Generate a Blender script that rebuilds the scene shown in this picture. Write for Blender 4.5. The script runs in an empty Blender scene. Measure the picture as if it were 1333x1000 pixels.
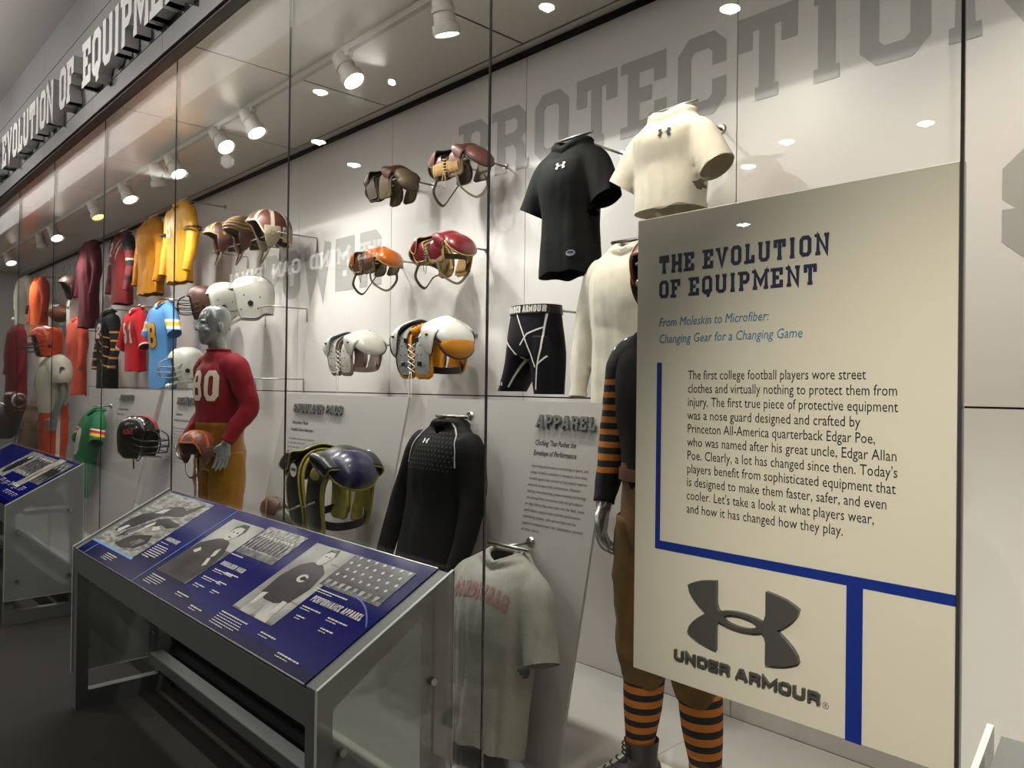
import bpy, bmesh, math, random
from mathutils import Vector, Matrix, noise
from mathutils.bvhtree import BVHTree
random.seed(7)
PI = math.pi
SC = bpy.context.scene
COL = SC.collection

# ------------------------------------------------------------------ camera
CX, CY, F, EYE = 666.5, 500.0, 1000.0, 1.6
AX = Vector((0.68354601, -0.00437937, 0.72989429))    # world X, Y, Z axes in camera space
AY = Vector((0.72980041, -0.01302293, -0.68353622))
AZ = Vector((0.01249882, 0.99990561, -0.00570571))
cd = bpy.data.cameras.new('camera'); cam = bpy.data.objects.new('camera', cd); COL.objects.link(cam)
cd.sensor_fit = 'HORIZONTAL'; cd.sensor_width = 36.0; cd.lens = 36.0*F/1333.0; cd.clip_start = 0.05
cam.matrix_world = Matrix(((AX[0], AX[1], AX[2], 0), (AY[0], AY[1], AY[2], 0), (AZ[0], AZ[1], AZ[2], EYE), (0, 0, 0, 1)))
SC.camera = cam
SC.view_settings.view_transform = 'Standard'; SC.view_settings.look = 'None'
SC.view_settings.exposure = 0.25; SC.view_settings.gamma = 1.0
SC.view_settings.use_curve_mapping = False
W = bpy.data.worlds.new('world'); SC.world = W; W.use_nodes = True
W.node_tree.nodes['Background'].inputs[0].default_value = (0.55, 0.6, 0.7, 1)
W.node_tree.nodes['Background'].inputs[1].default_value = 0.05

def at(px, py, Y):
    d = (AX*0, )  # measured point of the photograph carried onto the plane y = Y
    c = Vector((px-CX, -(py-CY), -F))
    d = Vector((AX.dot(c), AY.dot(c), AZ.dot(c)))
    t = Y/d[1]
    return Vector((d[0]*t, Y, d[2]*t+EYE))
LY0, LZ0, LYB, LZB = 2.22, 1.554, 1.94, 0.26            # the leaning text panels: top and foot
def leanY(z): return LY0-(LZ0-z)*(LY0-LYB)/(LZ0-LZB)
def atl(px, py, off=0.0):
    c = Vector((px-CX, -(py-CY), -F)); d = Vector((AX.dot(c), AY.dot(c), AZ.dot(c)))
    s = (LY0-LYB)/(LZ0-LZB)
    t = (LY0-off+(EYE-LZ0)*s)/(d[1]-d[2]*s)
    return Vector((d[0]*t, d[1]*t, d[2]*t+EYE))

# ------------------------------------------------------------------ lamps of the case (their fixtures are built further down)
CEIL = 3.385
LAMPS = [(-2.72, -0.15), (-4.70, 0.25), (-5.18, 0.5), (-6.05, 0.3), (-6.42, -0.2), (-8.15, 0.2), (-9.75, 0.4), (-10.35, -0.2), (-12.2, 0.3),
         (-3.55, 0.3), (-1.75, 0.2), (-0.75, 0.2), (0.35, -0.3), (-7.2, 0.3), (-13.6, 0.2)]
WARM = (1.0, 0.86, 0.70); NEUT = (1.0, 0.955, 0.91)
def spot(name, loc, target, energy, color, size, radius=0.04, blend=1.0):
    l = bpy.data.lights.new(name, 'SPOT'); l.energy = energy; l.color = color
    l.spot_size = size; l.spot_blend = blend; l.shadow_soft_size = radius
    o = bpy.data.objects.new(name, l); COL.objects.link(o); o.location = loc
    o.rotation_euler = (Vector(target)-Vector(loc)).to_track_quat('-Z', 'Y').to_euler()
    return o
LAMPY = 2.10
for lx, tx in LAMPS:
    col = WARM if lx > -2.5 else NEUT
    spot('track_spot', (lx+0.03, LAMPY+0.02, 3.12), (lx+tx+0.30, 2.42, 0.9), 64 if lx < -2.5 else 37, col, math.radians(128), 0.045)
def area(name, loc, rot, sx, sy, energy, color):
    l = bpy.data.lights.new(name, 'AREA'); l.shape = 'RECTANGLE'; l.size = sx; l.size_y = sy; l.energy = energy; l.color = color
    o = bpy.data.objects.new(name, l); COL.objects.link(o); o.location = loc; o.rotation_euler = rot
    return o
# added fill under the front of the case ceiling, and the dim hall outside
area('case_fill_light', (-6.5, 1.74, 3.372), (math.radians(15), 0, 0), 16.5, 0.42, 95, NEUT)
DL = [(-7.6, -1.17, 0.085, 'ceiling downlight second along the hall edge'), (-6.3, -0.47, 0.07, 'ceiling downlight closest to the glass'), (-8.08, -1.91, 0.09, 'ceiling downlight third from the glass'),
      (-4.0, -4.73, 0.09, 'ceiling downlight in the middle of the hall'), (-4.76, -5.26, 0.1, 'ceiling downlight beside the middle one'), (-2.76, -5.15, 0.09, 'ceiling downlight nearest the far side of the hall'),
      (-3.77, -0.82, 0.06, 'ceiling downlight over the long reading stand'), (-2.89, -1.75, 0.08, 'ceiling downlight just behind the viewer'), (-6.47, -8.1, 0.12, 'ceiling downlight in the far corner of the hall')]
for x, y, r, lab in DL:
    spot('hall_downlight', (x, y, 4.262), (x+0.2, y+1.2, 0.5), 95 if y < -1.5 else 40, NEUT, math.radians(140), 0.02)
area('hall_ceiling_fill', (-9.5, 0.6, 3.7), (math.radians(180), 0, 0), 9.0, 0.2, 45, NEUT)  # upward fill added to brighten the hall ceiling, no fitting behind it
spot('hall_sign_spot', (0.9, -2.2, 4.1), (-0.42, 1.5, 1.30), 1150, (1.0, 0.92, 0.83), math.radians(21), 0.02)
for hx in (-9.5, -7.0, -4.6, -2.2): spot('header_fill', (hx-0.9, -0.7, 4.2), (hx, 1.42, 3.7), 150, NEUT, math.radians(80), 0.02)  # unseen spots added to lift the header and its letters
# ------------------------------------------------------------------ materials
def lin(c):
    c = c/255.0
    return c/12.92 if c <= 0.04045 else ((c+0.055)/1.055)**2.4
def rgb(r, g, b): return (lin(r), lin(g), lin(b), 1.0)
_M = {}
def mat(name, col, rough=0.6, metal=0.0, var=0.0, vscale=30, bump=0.0, bscale=200, coat=0.0, emis=0.0, stretch=(1, 1, 1), sheen=0.0, spec=0.5):
    if name in _M: return _M[name]
    m = bpy.data.materials.new(name); m.use_nodes = True; nt = m.node_tree; b = nt.nodes['Principled BSDF']
    b.inputs['Base Color'].default_value = col; b.inputs['Roughness'].default_value = rough; b.inputs['Metallic'].default_value = metal
    b.inputs['Specular IOR Level'].default_value = spec
    if coat: b.inputs['Coat Weight'].default_value = coat; b.inputs['Coat Roughness'].default_value = 0.08
    if sheen: b.inputs['Sheen Weight'].default_value = sheen
    if emis: b.inputs['Emission Color'].default_value = col; b.inputs['Emission Strength'].default_value = emis
    if var or bump:
        tc = nt.nodes.new('ShaderNodeTexCoord'); mp = nt.nodes.new('ShaderNodeMapping'); mp.inputs['Scale'].default_value = stretch
        nt.links.new(tc.outputs['Object'], mp.inputs['Vector'])
    if var:
        n = nt.nodes.new('ShaderNodeTexNoise'); n.inputs['Scale'].default_value = vscale; n.inputs['Detail'].default_value = 4
        nt.links.new(mp.outputs[0], n.inputs['Vector'])
        r = nt.nodes.new('ShaderNodeValToRGB')
        r.color_ramp.elements[0].position = 0.3; r.color_ramp.elements[1].position = 0.7
        r.color_ramp.elements[0].color = tuple(max(0, c*(1-var)) for c in col[:3])+(1,)
        r.color_ramp.elements[1].color = tuple(min(1, c*(1+var)) for c in col[:3])+(1,)
        nt.links.new(n.outputs[0], r.inputs[0]); nt.links.new(r.outputs[0], b.inputs['Base Color'])
    if bump:
        n2 = nt.nodes.new('ShaderNodeTexNoise'); n2.inputs['Scale'].default_value = bscale; n2.inputs['Detail'].default_value = 3
        nt.links.new(mp.outputs[0], n2.inputs['Vector'])
        bp = nt.nodes.new('ShaderNodeBump'); bp.inputs['Strength'].default_value = bump; bp.inputs['Distance'].default_value = 0.004
        nt.links.new(n2.outputs[0], bp.inputs['Height']); nt.links.new(bp.outputs[0], b.inputs['Normal'])
    _M[name] = m
    return m
def bands(name, axis, stops, rough=0.8, bump=0.15):
    """constant colour bands along an object axis; stops = [(from, colour)], metres"""
    m = bpy.data.materials.new(name); m.use_nodes = True; nt = m.node_tree; b = nt.nodes['Principled BSDF']
    b.inputs['Roughness'].default_value = rough
    tc = nt.nodes.new('ShaderNodeTexCoord'); sp = nt.nodes.new('ShaderNodeSeparateXYZ'); nt.links.new(tc.outputs['Object'], sp.inputs[0])
    lo, hi = stops[0][0], stops[-1][0]+0.05
    mr = nt.nodes.new('ShaderNodeMapRange'); mr.inputs[1].default_value = lo; mr.inputs[2].default_value = hi
    nt.links.new(sp.outputs[axis], mr.inputs[0])
    r = nt.nodes.new('ShaderNodeValToRGB'); cr = r.color_ramp; cr.interpolation = 'CONSTANT'
    cr.elements[0].color = stops[0][1]; cr.elements[0].position = 0
    cr.elements[1].color = stops[1][1]; cr.elements[1].position = (stops[1][0]-lo)/(hi-lo)
    for p, c in stops[2:]:
        e = cr.elements.new((p-lo)/(hi-lo)); e.color = c
    nt.links.new(mr.outputs[0], r.inputs[0]); nt.links.new(r.outputs[0], b.inputs['Base Color'])
    n2 = nt.nodes.new('ShaderNodeTexNoise'); n2.inputs['Scale'].default_value = 150
    bp = nt.nodes.new('ShaderNodeBump'); bp.inputs['Strength'].default_value = bump; bp.inputs['Distance'].default_value = 0.003
    nt.links.new(tc.outputs['Object'], n2.inputs['Vector'])
    nt.links.new(n2.outputs[0], bp.inputs['Height']); nt.links.new(bp.outputs[0], b.inputs['Normal'])
    return m
def glassmat(name, tint=(0.97, 0.985, 0.975), frost=0.0, refl=1.0):
    m = bpy.data.materials.new(name); m.use_nodes = True; nt = m.node_tree
    for n in list(nt.nodes):
        if n.type != 'OUTPUT_MATERIAL': nt.nodes.remove(n)
    out = [n for n in nt.nodes if n.type == 'OUTPUT_MATERIAL'][0]
    tr = nt.nodes.new('ShaderNodeBsdfTransparent'); tr.inputs[0].default_value = tint+(1,)
    gl = nt.nodes.new('ShaderNodeBsdfGlossy'); gl.inputs['Roughness'].default_value = 0.0
    gl.inputs[0].default_value = (refl, refl, refl, 1)
    fr = nt.nodes.new('ShaderNodeFresnel'); ge = nt.nodes.new('ShaderNodeNewGeometry')
    mr = nt.nodes.new('ShaderNodeMapRange'); mr.inputs[3].default_value = 1.5; mr.inputs[4].default_value = 1/1.5   # same reflectance on the way out of the pane
    nt.links.new(ge.outputs['Backfacing'], mr.inputs[0]); nt.links.new(mr.outputs[0], fr.inputs[0])
    mx = nt.nodes.new('ShaderNodeMixShader'); nt.links.new(fr.outputs[0], mx.inputs[0])
    src = tr
    if frost:
        df = nt.nodes.new('ShaderNodeBsdfDiffuse'); df.inputs[0].default_value = (0.42, 0.43, 0.41, 1)
        m2 = nt.nodes.new('ShaderNodeMixShader'); m2.inputs[0].default_value = frost
        nt.links.new(tr.outputs[0], m2.inputs[1]); nt.links.new(df.outputs[0], m2.inputs[2]); src = m2
    nt.links.new(src.outputs[0], mx.inputs[1]); nt.links.new(gl.outputs[0], mx.inputs[2]); nt.links.new(mx.outputs[0], out.inputs[0])
    return m
GLASS = glassmat('case_glass'); FROST = glassmat('side_glass', (0.80, 0.85, 0.82), 0.45)
M_WALL = mat('wall_laminate', rgb(206, 202, 198), 0.38, var=0.015, vscale=1.5)
M_WPRINT = mat('wall_print_grey', rgb(158, 156, 152), 0.4)
M_JOINT = mat('joint_dark', rgb(28, 26, 25), 0.7)
M_CEIL = mat('ceiling_metal', rgb(205, 202, 194), 0.34, 0.45, var=0.03, vscale=0.8)
M_TRIM = mat('trim_metal', rgb(105, 98, 90), 0.35, 0.7)
M_FASCIA = mat('fascia_metal', rgb(112, 113, 110), 0.42, 0.35, var=0.03, vscale=3, stretch=(1, 1, 12))
M_LETTER = mat('letter_metal', rgb(222, 221, 219), 0.3, 0.25)
M_CFLOOR = mat('case_floor_grey', rgb(170, 168, 163), 0.42, var=0.02, vscale=4)
M_CARPET = mat('carpet', rgb(40, 38, 33), 0.95, var=0.35, vscale=220, bump=0.6, bscale=400)
M_PLINTH = mat('plinth_grey', rgb(70, 71, 73), 0.5)
M_ROOM = mat('hall_paint', rgb(150, 146, 142), 0.8)
M_STEEL = mat('rod_steel', rgb(170, 168, 162), 0.28, 0.9)
M_PANEL = mat('text_panel_grey', rgb(176, 172, 168), 0.45)
M_INK = mat('ink_black', rgb(25, 24, 28), 0.6)
M_BLACK = mat('black_plastic', rgb(14, 14, 15), 0.35)
M_WHITE = mat('white_paint', rgb(225, 222, 212), 0.4)
M_KFRAME = mat('kiosk_frame_paint', rgb(112, 115, 113), 0.4, 0.25, bump=0.03, bscale=600)
M_BLUE = mat('blue_print', rgb(6, 14, 98), 0.12, spec=0.3)
M_BLUE2 = mat('blue_print_deep', rgb(1, 4, 66), 0.12, spec=0.3)
M_LBLUE = mat('light_blue_print', rgb(110, 165, 220), 0.3)
M_SIGN = mat('sign_face', rgb(206, 197, 180), 0.42, 0.05, var=0.01, vscale=2)
M_SIGNBLUE = mat('sign_blue', rgb(14, 40, 120), 0.4)
M_NAVY = mat('sign_navy', rgb(16, 24, 62), 0.45)
M_TEAL = mat('sign_light_blue', rgb(58, 118, 152), 0.5)
M_LOGO = mat('logo_grey', rgb(92, 90, 86), 0.38, 0.5)
M_RAISED = mat('raised_letter_grey', rgb(118, 120, 118), 0.4, 0.4)
M_LAMP = mat('lamp_white', rgb(172, 166, 156), 0.5)
M_LENS = mat('lamp_lens', (1.0, 0.93, 0.84, 1), 0.4, emis=14)
M_LENSW = mat('lamp_lens_amber', (1.0, 0.5, 0.16, 1), 0.4, emis=5)
M_DISC = mat('downlight_disc', (1.0, 0.96, 0.9, 1), 0.4, emis=30)
M_MANN = mat('mannequin_silver', rgb(150, 156, 152), 0.22, 0.55)

# ------------------------------------------------------------------ object helpers
def link(name, bm, m, parent=None, smooth=False, kind=None):
    me = bpy.data.meshes.new(name); bm.to_mesh(me); bm.free()
    return linkme(name, me, m, parent, smooth, kind)
def linkme(name, me, m, parent=None, smooth=False, kind=None):
    o = bpy.data.objects.new(name, me); COL.objects.link(o)
    if m is not None:
        for mm in (m if isinstance(m, (list, tuple)) else [m]): me.materials.append(mm)
    if smooth:
        me.polygons.foreach_set('use_smooth', [True]*len(me.polygons)); me.update()
    if parent is not None: o.parent = parent
    if kind: o['kind'] = kind
    return o
def smart(o, ang=35):
    me = o.data
    me.polygons.foreach_set('use_smooth', [True]*len(me.polygons))
    try: me.set_sharp_from_angle(angle=math.radians(ang))
    except Exception: pass
    return o
def tag(o, label=None, cat=None, group=None, kind=None):
    if label: o['label'] = label
    if cat: o['category'] = cat
    if group: o['group'] = group
    if kind: o['kind'] = kind
    return o
def thing(name, label, cat, loc=(0, 0, 0), rz=0.0, group=None, rot=None):
    o = bpy.data.objects.new(name, None); COL.objects.link(o); o.empty_display_size = 0.05
    o.location = loc; o.rotation_euler = rot if rot else (0, 0, rz)
    return tag(o, label, cat, group)
def copy_tree(o, parent=None, loc=None):
    c = o.copy(); COL.objects.link(c)
    if parent is not None: c.parent = parent
    for ch in [k for k in bpy.data.objects if k.parent == o]: copy_tree(ch, c)
    if loc is not None: c.location = loc
    return c
def box(bm, x0, x1, y0, y1, z0, z1, bev=0.0):
    vs = [bm.verts.new((x, y, z)) for x in (x0, x1) for y in (y0, y1) for z in (z0, z1)]
    fs = [bm.faces.new([vs[i] for i in q]) for q in ((0, 1, 3, 2), (4, 6, 7, 5), (0, 4, 5, 1), (2, 3, 7, 6), (0, 2, 6, 4), (1, 5, 7, 3))]
    if bev:
        es = list({e for f in fs for e in f.edges})
        bmesh.ops.bevel(bm, geom=es, offset=bev, segments=1, affect='EDGES')
    return bm
def boxo(name, m, x0, x1, y0, y1, z0, z1, parent=None, bev=0.0, kind=None):
    bm = box(bmesh.new(), x0, x1, y0, y1, z0, z1, bev)
    return link(name, bm, m, parent, kind=kind)
def catmull(pts, n):
    P = [Vector(p) for p in pts]
    if len(P) < 3 or n <= 1:
        return P
    out = []
    for i in range(len(P)-1):
        p0 = P[max(i-1, 0)]; p1 = P[i]; p2 = P[i+1]; p3 = P[min(i+2, len(P)-1)]
        for k in range(n):
            t = k/n
            out.append(0.5*((2*p1)+(p2-p0)*t+(2*p0-5*p1+4*p2-p3)*t*t+(3*p1-p0-3*p2+p3)*t**3))
    out.append(P[-1])
    return out
def tube(bm, pts, r, seg=8, n=4, flat=None, closed=False, caps=True):
    """sweep along points; r number or list; flat = (w, h) for a strap with a fixed up axis"""
    P = catmull([Vector(p) for p in pts], n)
    N = len(P); rings = []
    rs = r if isinstance(r, (list, tuple)) else None
    prev = None
    for i, p in enumerate(P):
        a = P[(i-1) % N] if closed else P[max(i-1, 0)]; b = P[(i+1) % N] if closed else P[min(i+1, N-1)]
        t = (b-a)
        t = t.normalized() if t.length > 1e-9 else Vector((0, 0, 1))
        if prev is None:
            u = Vector((0, 0, 1)) if abs(t.z) < 0.9 else Vector((1, 0, 0))
            if flat is not None and len(flat) > 2: u = Vector(flat[2])
            u = (u-t*u.dot(t)).normalized()
        else:
            u = (prev-t*prev.dot(t)).normalized()
        prev = u; v = t.cross(u)
        if rs:
            f = i/(N-1)*(len(rs)-1); k = min(int(f), len(rs)-2); rr = rs[k]+(rs[k+1]-rs[k])*(f-k)
        else: rr = r
        ring = []
        if flat is not None:
            w, h = flat[0]/2, flat[1]/2
            for (s1, s2) in ((-1, -1), (1, -1), (1, 1), (-1, 1)):
                ring.append(bm.verts.new(p+u*(s1*w)+v*(s2*h)))
        else:
            for k in range(seg):
                an = 2*PI*k/seg
                ring.append(bm.verts.new(p+u*(math.cos(an)*rr)+v*(math.sin(an)*rr)))
        rings.append(ring)
    S = len(rings[0])
    for i in range(N if closed else N-1):
        A = rings[i]; B = rings[(i+1) % N]
        for k in range(S):
            bm.faces.new((A[k], A[(k+1) % S], B[(k+1) % S], B[k]))
    if caps and not closed:
        bm.faces.new(rings[0][::-1]); bm.faces.new(rings[-1])
    return bm
def tubeo(name, m, pts, r, parent=None, seg=8, n=4, flat=None, closed=False):
    return link(name, tube(bmesh.new(), pts, r, seg, n, flat, closed), m, parent, smooth=(flat is None))
def loft(bm, rings, seg=32, n=4, cap0=True, cap1=True, expo=2.3, up=None):
    """rings: (centre, ra, rb[, axisA, axisB]); interpolated smoothly"""
    C = catmull([r[0] for r in rings], n)
    R = catmull([(r[1], r[2], 0) for r in rings], n)
    N = len(C); out = []
    for i in range(N):
        if len(rings[0]) > 3:
            a = Vector(rings[0][3]); b = Vector(rings[0][4])
            f = i/(N-1)*(len(rings)-1); k = min(int(f), len(rings)-2); f -= k
            a = Vector(rings[k][3]).lerp(Vector(rings[k+1][3]), f).normalized(); b = Vector(rings[k][4]).lerp(Vector(rings[k+1][4]), f).normalized()
        elif up is not None:
            t = (C[min(i+1, N-1)]-C[max(i-1, 0)]).normalized()
            b = Vector(up); b = (b-t*b.dot(t)).normalized(); a = b.cross(t)
        else: a = Vector((1, 0, 0)); b = Vector((0, 1, 0))
        ring = []
        for k in range(seg):
            an = 2*PI*k/seg; c, s = math.cos(an), math.sin(an)
            e = 2.0/expo
            ring.append(bm.verts.new(C[i]+a*(R[i].x*math.copysign(abs(c)**e, c))+b*(R[i].y*math.copysign(abs(s)**e, s))))
        out.append(ring)
    for i in range(N-1):
        for k in range(seg):
            bm.faces.new((out[i][k], out[i][(k+1) % seg], out[i+1][(k+1) % seg], out[i+1][k]))
    if cap0: bm.faces.new(out[0][::-1])
    if cap1: bm.faces.new(out[-1])
    return bm
def ellipsoid(bm, c, r, seg=20, rings=12, rot=None):
    ret = bmesh.ops.create_uvsphere(bm, u_segments=seg, v_segments=rings, radius=1.0)
    M = Matrix.Translation(Vector(c)) @ (rot.to_matrix().to_4x4() if rot is not None else Matrix.Identity(4)) @ Matrix.Diagonal((r[0], r[1], r[2], 1))
    bmesh.ops.transform(bm, matrix=M, verts=ret['verts'])
    return bm
def wrinkle(bm, amp, sx=14, sy=14, sz=3.2, seed=0.0, fn=None):
    bm.normal_update()
    for v in bm.verts:
        p = v.co
        q = noise.noise(Vector((p.x*sx+seed, p.y*sy+seed*1.7, p.z*sz-seed)))
        q2 = noise.noise(Vector((p.x*sx*2.3+seed, p.y*sy*2.3, p.z*sz*2.6+seed*3)))
        a = amp*(fn(p) if fn else 1.0)
        v.co = p+v.normal*(a*(q+0.4*q2))
    return bm
def folds(bm, amp, seed=0.0, top=None):
    """cloth folds: soft long waves with sharper slanting creases"""
    bm.normal_update()
    for v in bm.verts:
        p = v.co
        n = noise.noise(Vector((p.x*9+seed, p.y*9, p.z*1.7-seed))); m = abs(noise.noise(Vector((p.x*7+p.z*6+seed*2, p.y*7, p.z*7-p.x*5))))
        q = abs(noise.noise(Vector((p.x*19+seed*3+p.z*2, p.y*19+4, p.z*2.6+seed))))
        a = amp*(min(1.0, max(0.25, (top-p.z)/0.3)) if top else 1.0)
        v.co = p+v.normal*(a*(0.8*n+0.55*(m-0.25)+1.1*(q-0.2)))
    return bm
def sheet(fn, nu, nv, th=0.0):
    bm = bmesh.new(); g = []
    for i in range(nu+1):
        g.append([bm.verts.new(fn(i/nu, j/nv)) for j in range(nv+1)])
    fs = []
    for i in range(nu):
        for j in range(nv):
            fs.append(bm.faces.new((g[i][j], g[i+1][j], g[i+1][j+1], g[i][j+1])))
    if th:
        bm.normal_update()
        bmesh.ops.solidify(bm, geom=fs, thickness=th)
    return bm
def voxel(bm, size, smooth=2):
    me = bpy.data.meshes.new('tmp'); bm.to_mesh(me); bm.free()
    o = bpy.data.objects.new('tmp', me); COL.objects.link(o)
    r = o.modifiers.new('r', 'REMESH'); r.mode = 'VOXEL'; r.voxel_size = size
    if smooth:
        s = o.modifiers.new('s', 'SMOOTH'); s.iterations = smooth; s.factor = 0.5
    dg = bpy.context.evaluated_depsgraph_get(); ev = o.evaluated_get(dg)
    out = bmesh.new(); out.from_mesh(ev.to_mesh()); ev.to_mesh_clear()
    bpy.data.objects.remove(o); bpy.data.meshes.remove(me)
    return out

# ------------------------------------------------------------------ lettering
def _bez(*p): return list(p)
c_ = 0.15
G = {  # strokes in a 0..1 box (x scaled by the width), centre lines; third item: serif positions (x, y)
 'A': (0.72, [[(0.08, 0), (0.42, 1), (0.58, 1), (0.92, 0)], [(0.2, 0.3), (0.8, 0.3)]], [(0.08, 0), (0.92, 0)]),
 'B': (0.66, [[(0.15, 0), (0.15, 1), (0.7, 1), (0.88, 0.88), (0.88, 0.64), (0.72, 0.52), (0.15, 0.52)], [(0.72, 0.52), (0.92, 0.38), (0.92, 0.12), (0.72, 0), (0.15, 0)]], [(0.02, 0), (0.02, 1)]),
 'C': (0.66, [[(0.9, 0.72), (0.9, 0.86), (0.72, 1), (0.28, 1), (0.1, 0.86), (0.1, 0.14), (0.28, 0), (0.72, 0), (0.9, 0.14), (0.9, 0.28)]], []),
 'D': (0.68, [[(0.15, 0), (0.15, 1), (0.7, 1), (0.9, 0.84), (0.9, 0.16), (0.7, 0), (0.15, 0)]], [(0.02, 0), (0.02, 1)]),
 'E': (0.62, [[(0.9, 0.78), (0.9, 1), (0.15, 1)], [(0.15, 1), (0.15, 0)], [(0.15, 0), (0.92, 0), (0.92, 0.24)], [(0.15, 0.52), (0.68, 0.52)]], [(0.02, 0), (0.02, 1)]),
 'F': (0.60, [[(0.92, 0.76), (0.92, 1), (0.15, 1)], [(0.15, 1), (0.15, 0)], [(0.15, 0.5), (0.68, 0.5)]], [(0.02, 0), (0.3, 0), (0.02, 1)]),
 'G': (0.68, [[(0.9, 0.76), (0.9, 0.86), (0.72, 1), (0.28, 1), (0.1, 0.86), (0.1, 0.14), (0.28, 0), (0.72, 0), (0.9, 0.14), (0.9, 0.45), (0.55, 0.45)]], []),
 'H': (0.72, [[(0.14, 0), (0.14, 1)], [(0.86, 0), (0.86, 1)], [(0.14, 0.5), (0.86, 0.5)]], [(0.14, 0), (0.14, 1), (0.86, 0), (0.86, 1)]),
 'I': (0.34, [[(0.5, 0), (0.5, 1)]], [(0.5, 0), (0.5, 1)]),
 'J': (0.55, [[(0.8, 1), (0.8, 0.14), (0.6, 0), (0.3, 0), (0.1, 0.14), (0.1, 0.3)]], [(0.7, 1)]),
 'L': (0.58, [[(0.2, 1), (0.2, 0), (0.92, 0), (0.92, 0.26)]], [(0.2, 1), (0.08, 0)]),
 'M': (0.88, [[(0.12, 0), (0.12, 1), (0.5, 0.25), (0.88, 1), (0.88, 0)]], [(0.12, 0), (0.88, 0), (0.06, 1), (0.94, 1)]),
 'N': (0.72, [[(0.14, 0), (0.14, 1), (0.86, 0), (0.86, 1)]], [(0.14, 0), (0.06, 1), (0.86, 1)]),
 'O': (0.66, [[(0.28, 1), (0.1, 0.86), (0.1, 0.14), (0.28, 0), (0.72, 0), (0.9, 0.14), (0.9, 0.86), (0.72, 1), (0.28, 1)]], []),
 'P': (0.64, [[(0.18, 0), (0.18, 1), (0.7, 1), (0.9, 0.87), (0.9, 0.58), (0.7, 0.44), (0.18, 0.44)]], [(0.18, 0), (0.04, 1)]),
 'Q': (0.66, [[(0.28, 1), (0.1, 0.86), (0.1, 0.14), (0.28, 0), (0.72, 0), (0.9, 0.14), (0.9, 0.86), (0.72, 1), (0.28, 1)], [(0.5, 0.1), (0.66, -0.18)]], []),
 'R': (0.68, [[(0.16, 0), (0.16, 1), (0.7, 1), (0.88, 0.87), (0.88, 0.62), (0.7, 0.5), (0.16, 0.5)], [(0.6, 0.5), (0.84, 0.3), (0.88, 0)]], [(0.16, 0), (0.04, 1), (0.9, 0)]),
 'S': (0.62, [[(0.9, 0.74), (0.9, 0.87), (0.72, 1), (0.28, 1), (0.1, 0.87), (0.1, 0.66), (0.28, 0.54), (0.72, 0.46), (0.9, 0.34), (0.9, 0.13), (0.72, 0), (0.28, 0), (0.1, 0.13), (0.1, 0.26)]], []),
 'T': (0.66, [[(0.06, 0.74), (0.06, 1), (0.94, 1), (0.94, 0.74)], [(0.5, 0), (0.5, 1)]], [(0.5, 0)]),
 'U': (0.70, [[(0.14, 1), (0.14, 0.14), (0.32, 0), (0.68, 0), (0.86, 0.14), (0.86, 1)]], [(0.14, 1), (0.86, 1)]),
 'V': (0.72, [[(0.1, 1), (0.5, 0), (0.9, 1)]], [(0.1, 1), (0.9, 1)]),
 'W': (0.95, [[(0.08, 1), (0.27, 0), (0.5, 0.8), (0.73, 0), (0.92, 1)]], [(0.08, 1), (0.92, 1)]),
 'Y': (0.7, [[(0.1, 1), (0.5, 0.48), (0.9, 1)], [(0.5, 0.48), (0.5, 0)]], [(0.1, 1), (0.9, 1), (0.5, 0)]),
 '0': (0.62, [[(0.3, 1), (0.1, 0.85), (0.1, 0.15), (0.3, 0), (0.7, 0), (0.9, 0.15), (0.9, 0.85), (0.7, 1), (0.3, 1)]], []),
 '1': (0.4, [[(0.15, 0.8), (0.5, 1), (0.5, 0)]], [(0.5, 0)]),
 '2': (0.62, [[(0.1, 0.72), (0.1, 0.87), (0.28, 1), (0.72, 1), (0.9, 0.87), (0.9, 0.62), (0.1, 0.18), (0.1, 0), (0.9, 0)]], []),
 '5': (0.62, [[(0.88, 1), (0.12, 1), (0.12, 0.58), (0.7, 0.58), (0.9, 0.45), (0.9, 0.14), (0.7, 0), (0.3, 0), (0.1, 0.14), (0.1, 0.24)]], []),
 '8': (0.62, [[(0.3, 1), (0.12, 0.88), (0.12, 0.64), (0.3, 0.52), (0.7, 0.52), (0.88, 0.64), (0.88, 0.88), (0.7, 1), (0.3, 1)],
              [(0.3, 0.52), (0.08, 0.38), (0.08, 0.13), (0.28, 0), (0.72, 0), (0.92, 0.13), (0.92, 0.38), (0.7, 0.52)]], []),
}
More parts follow.
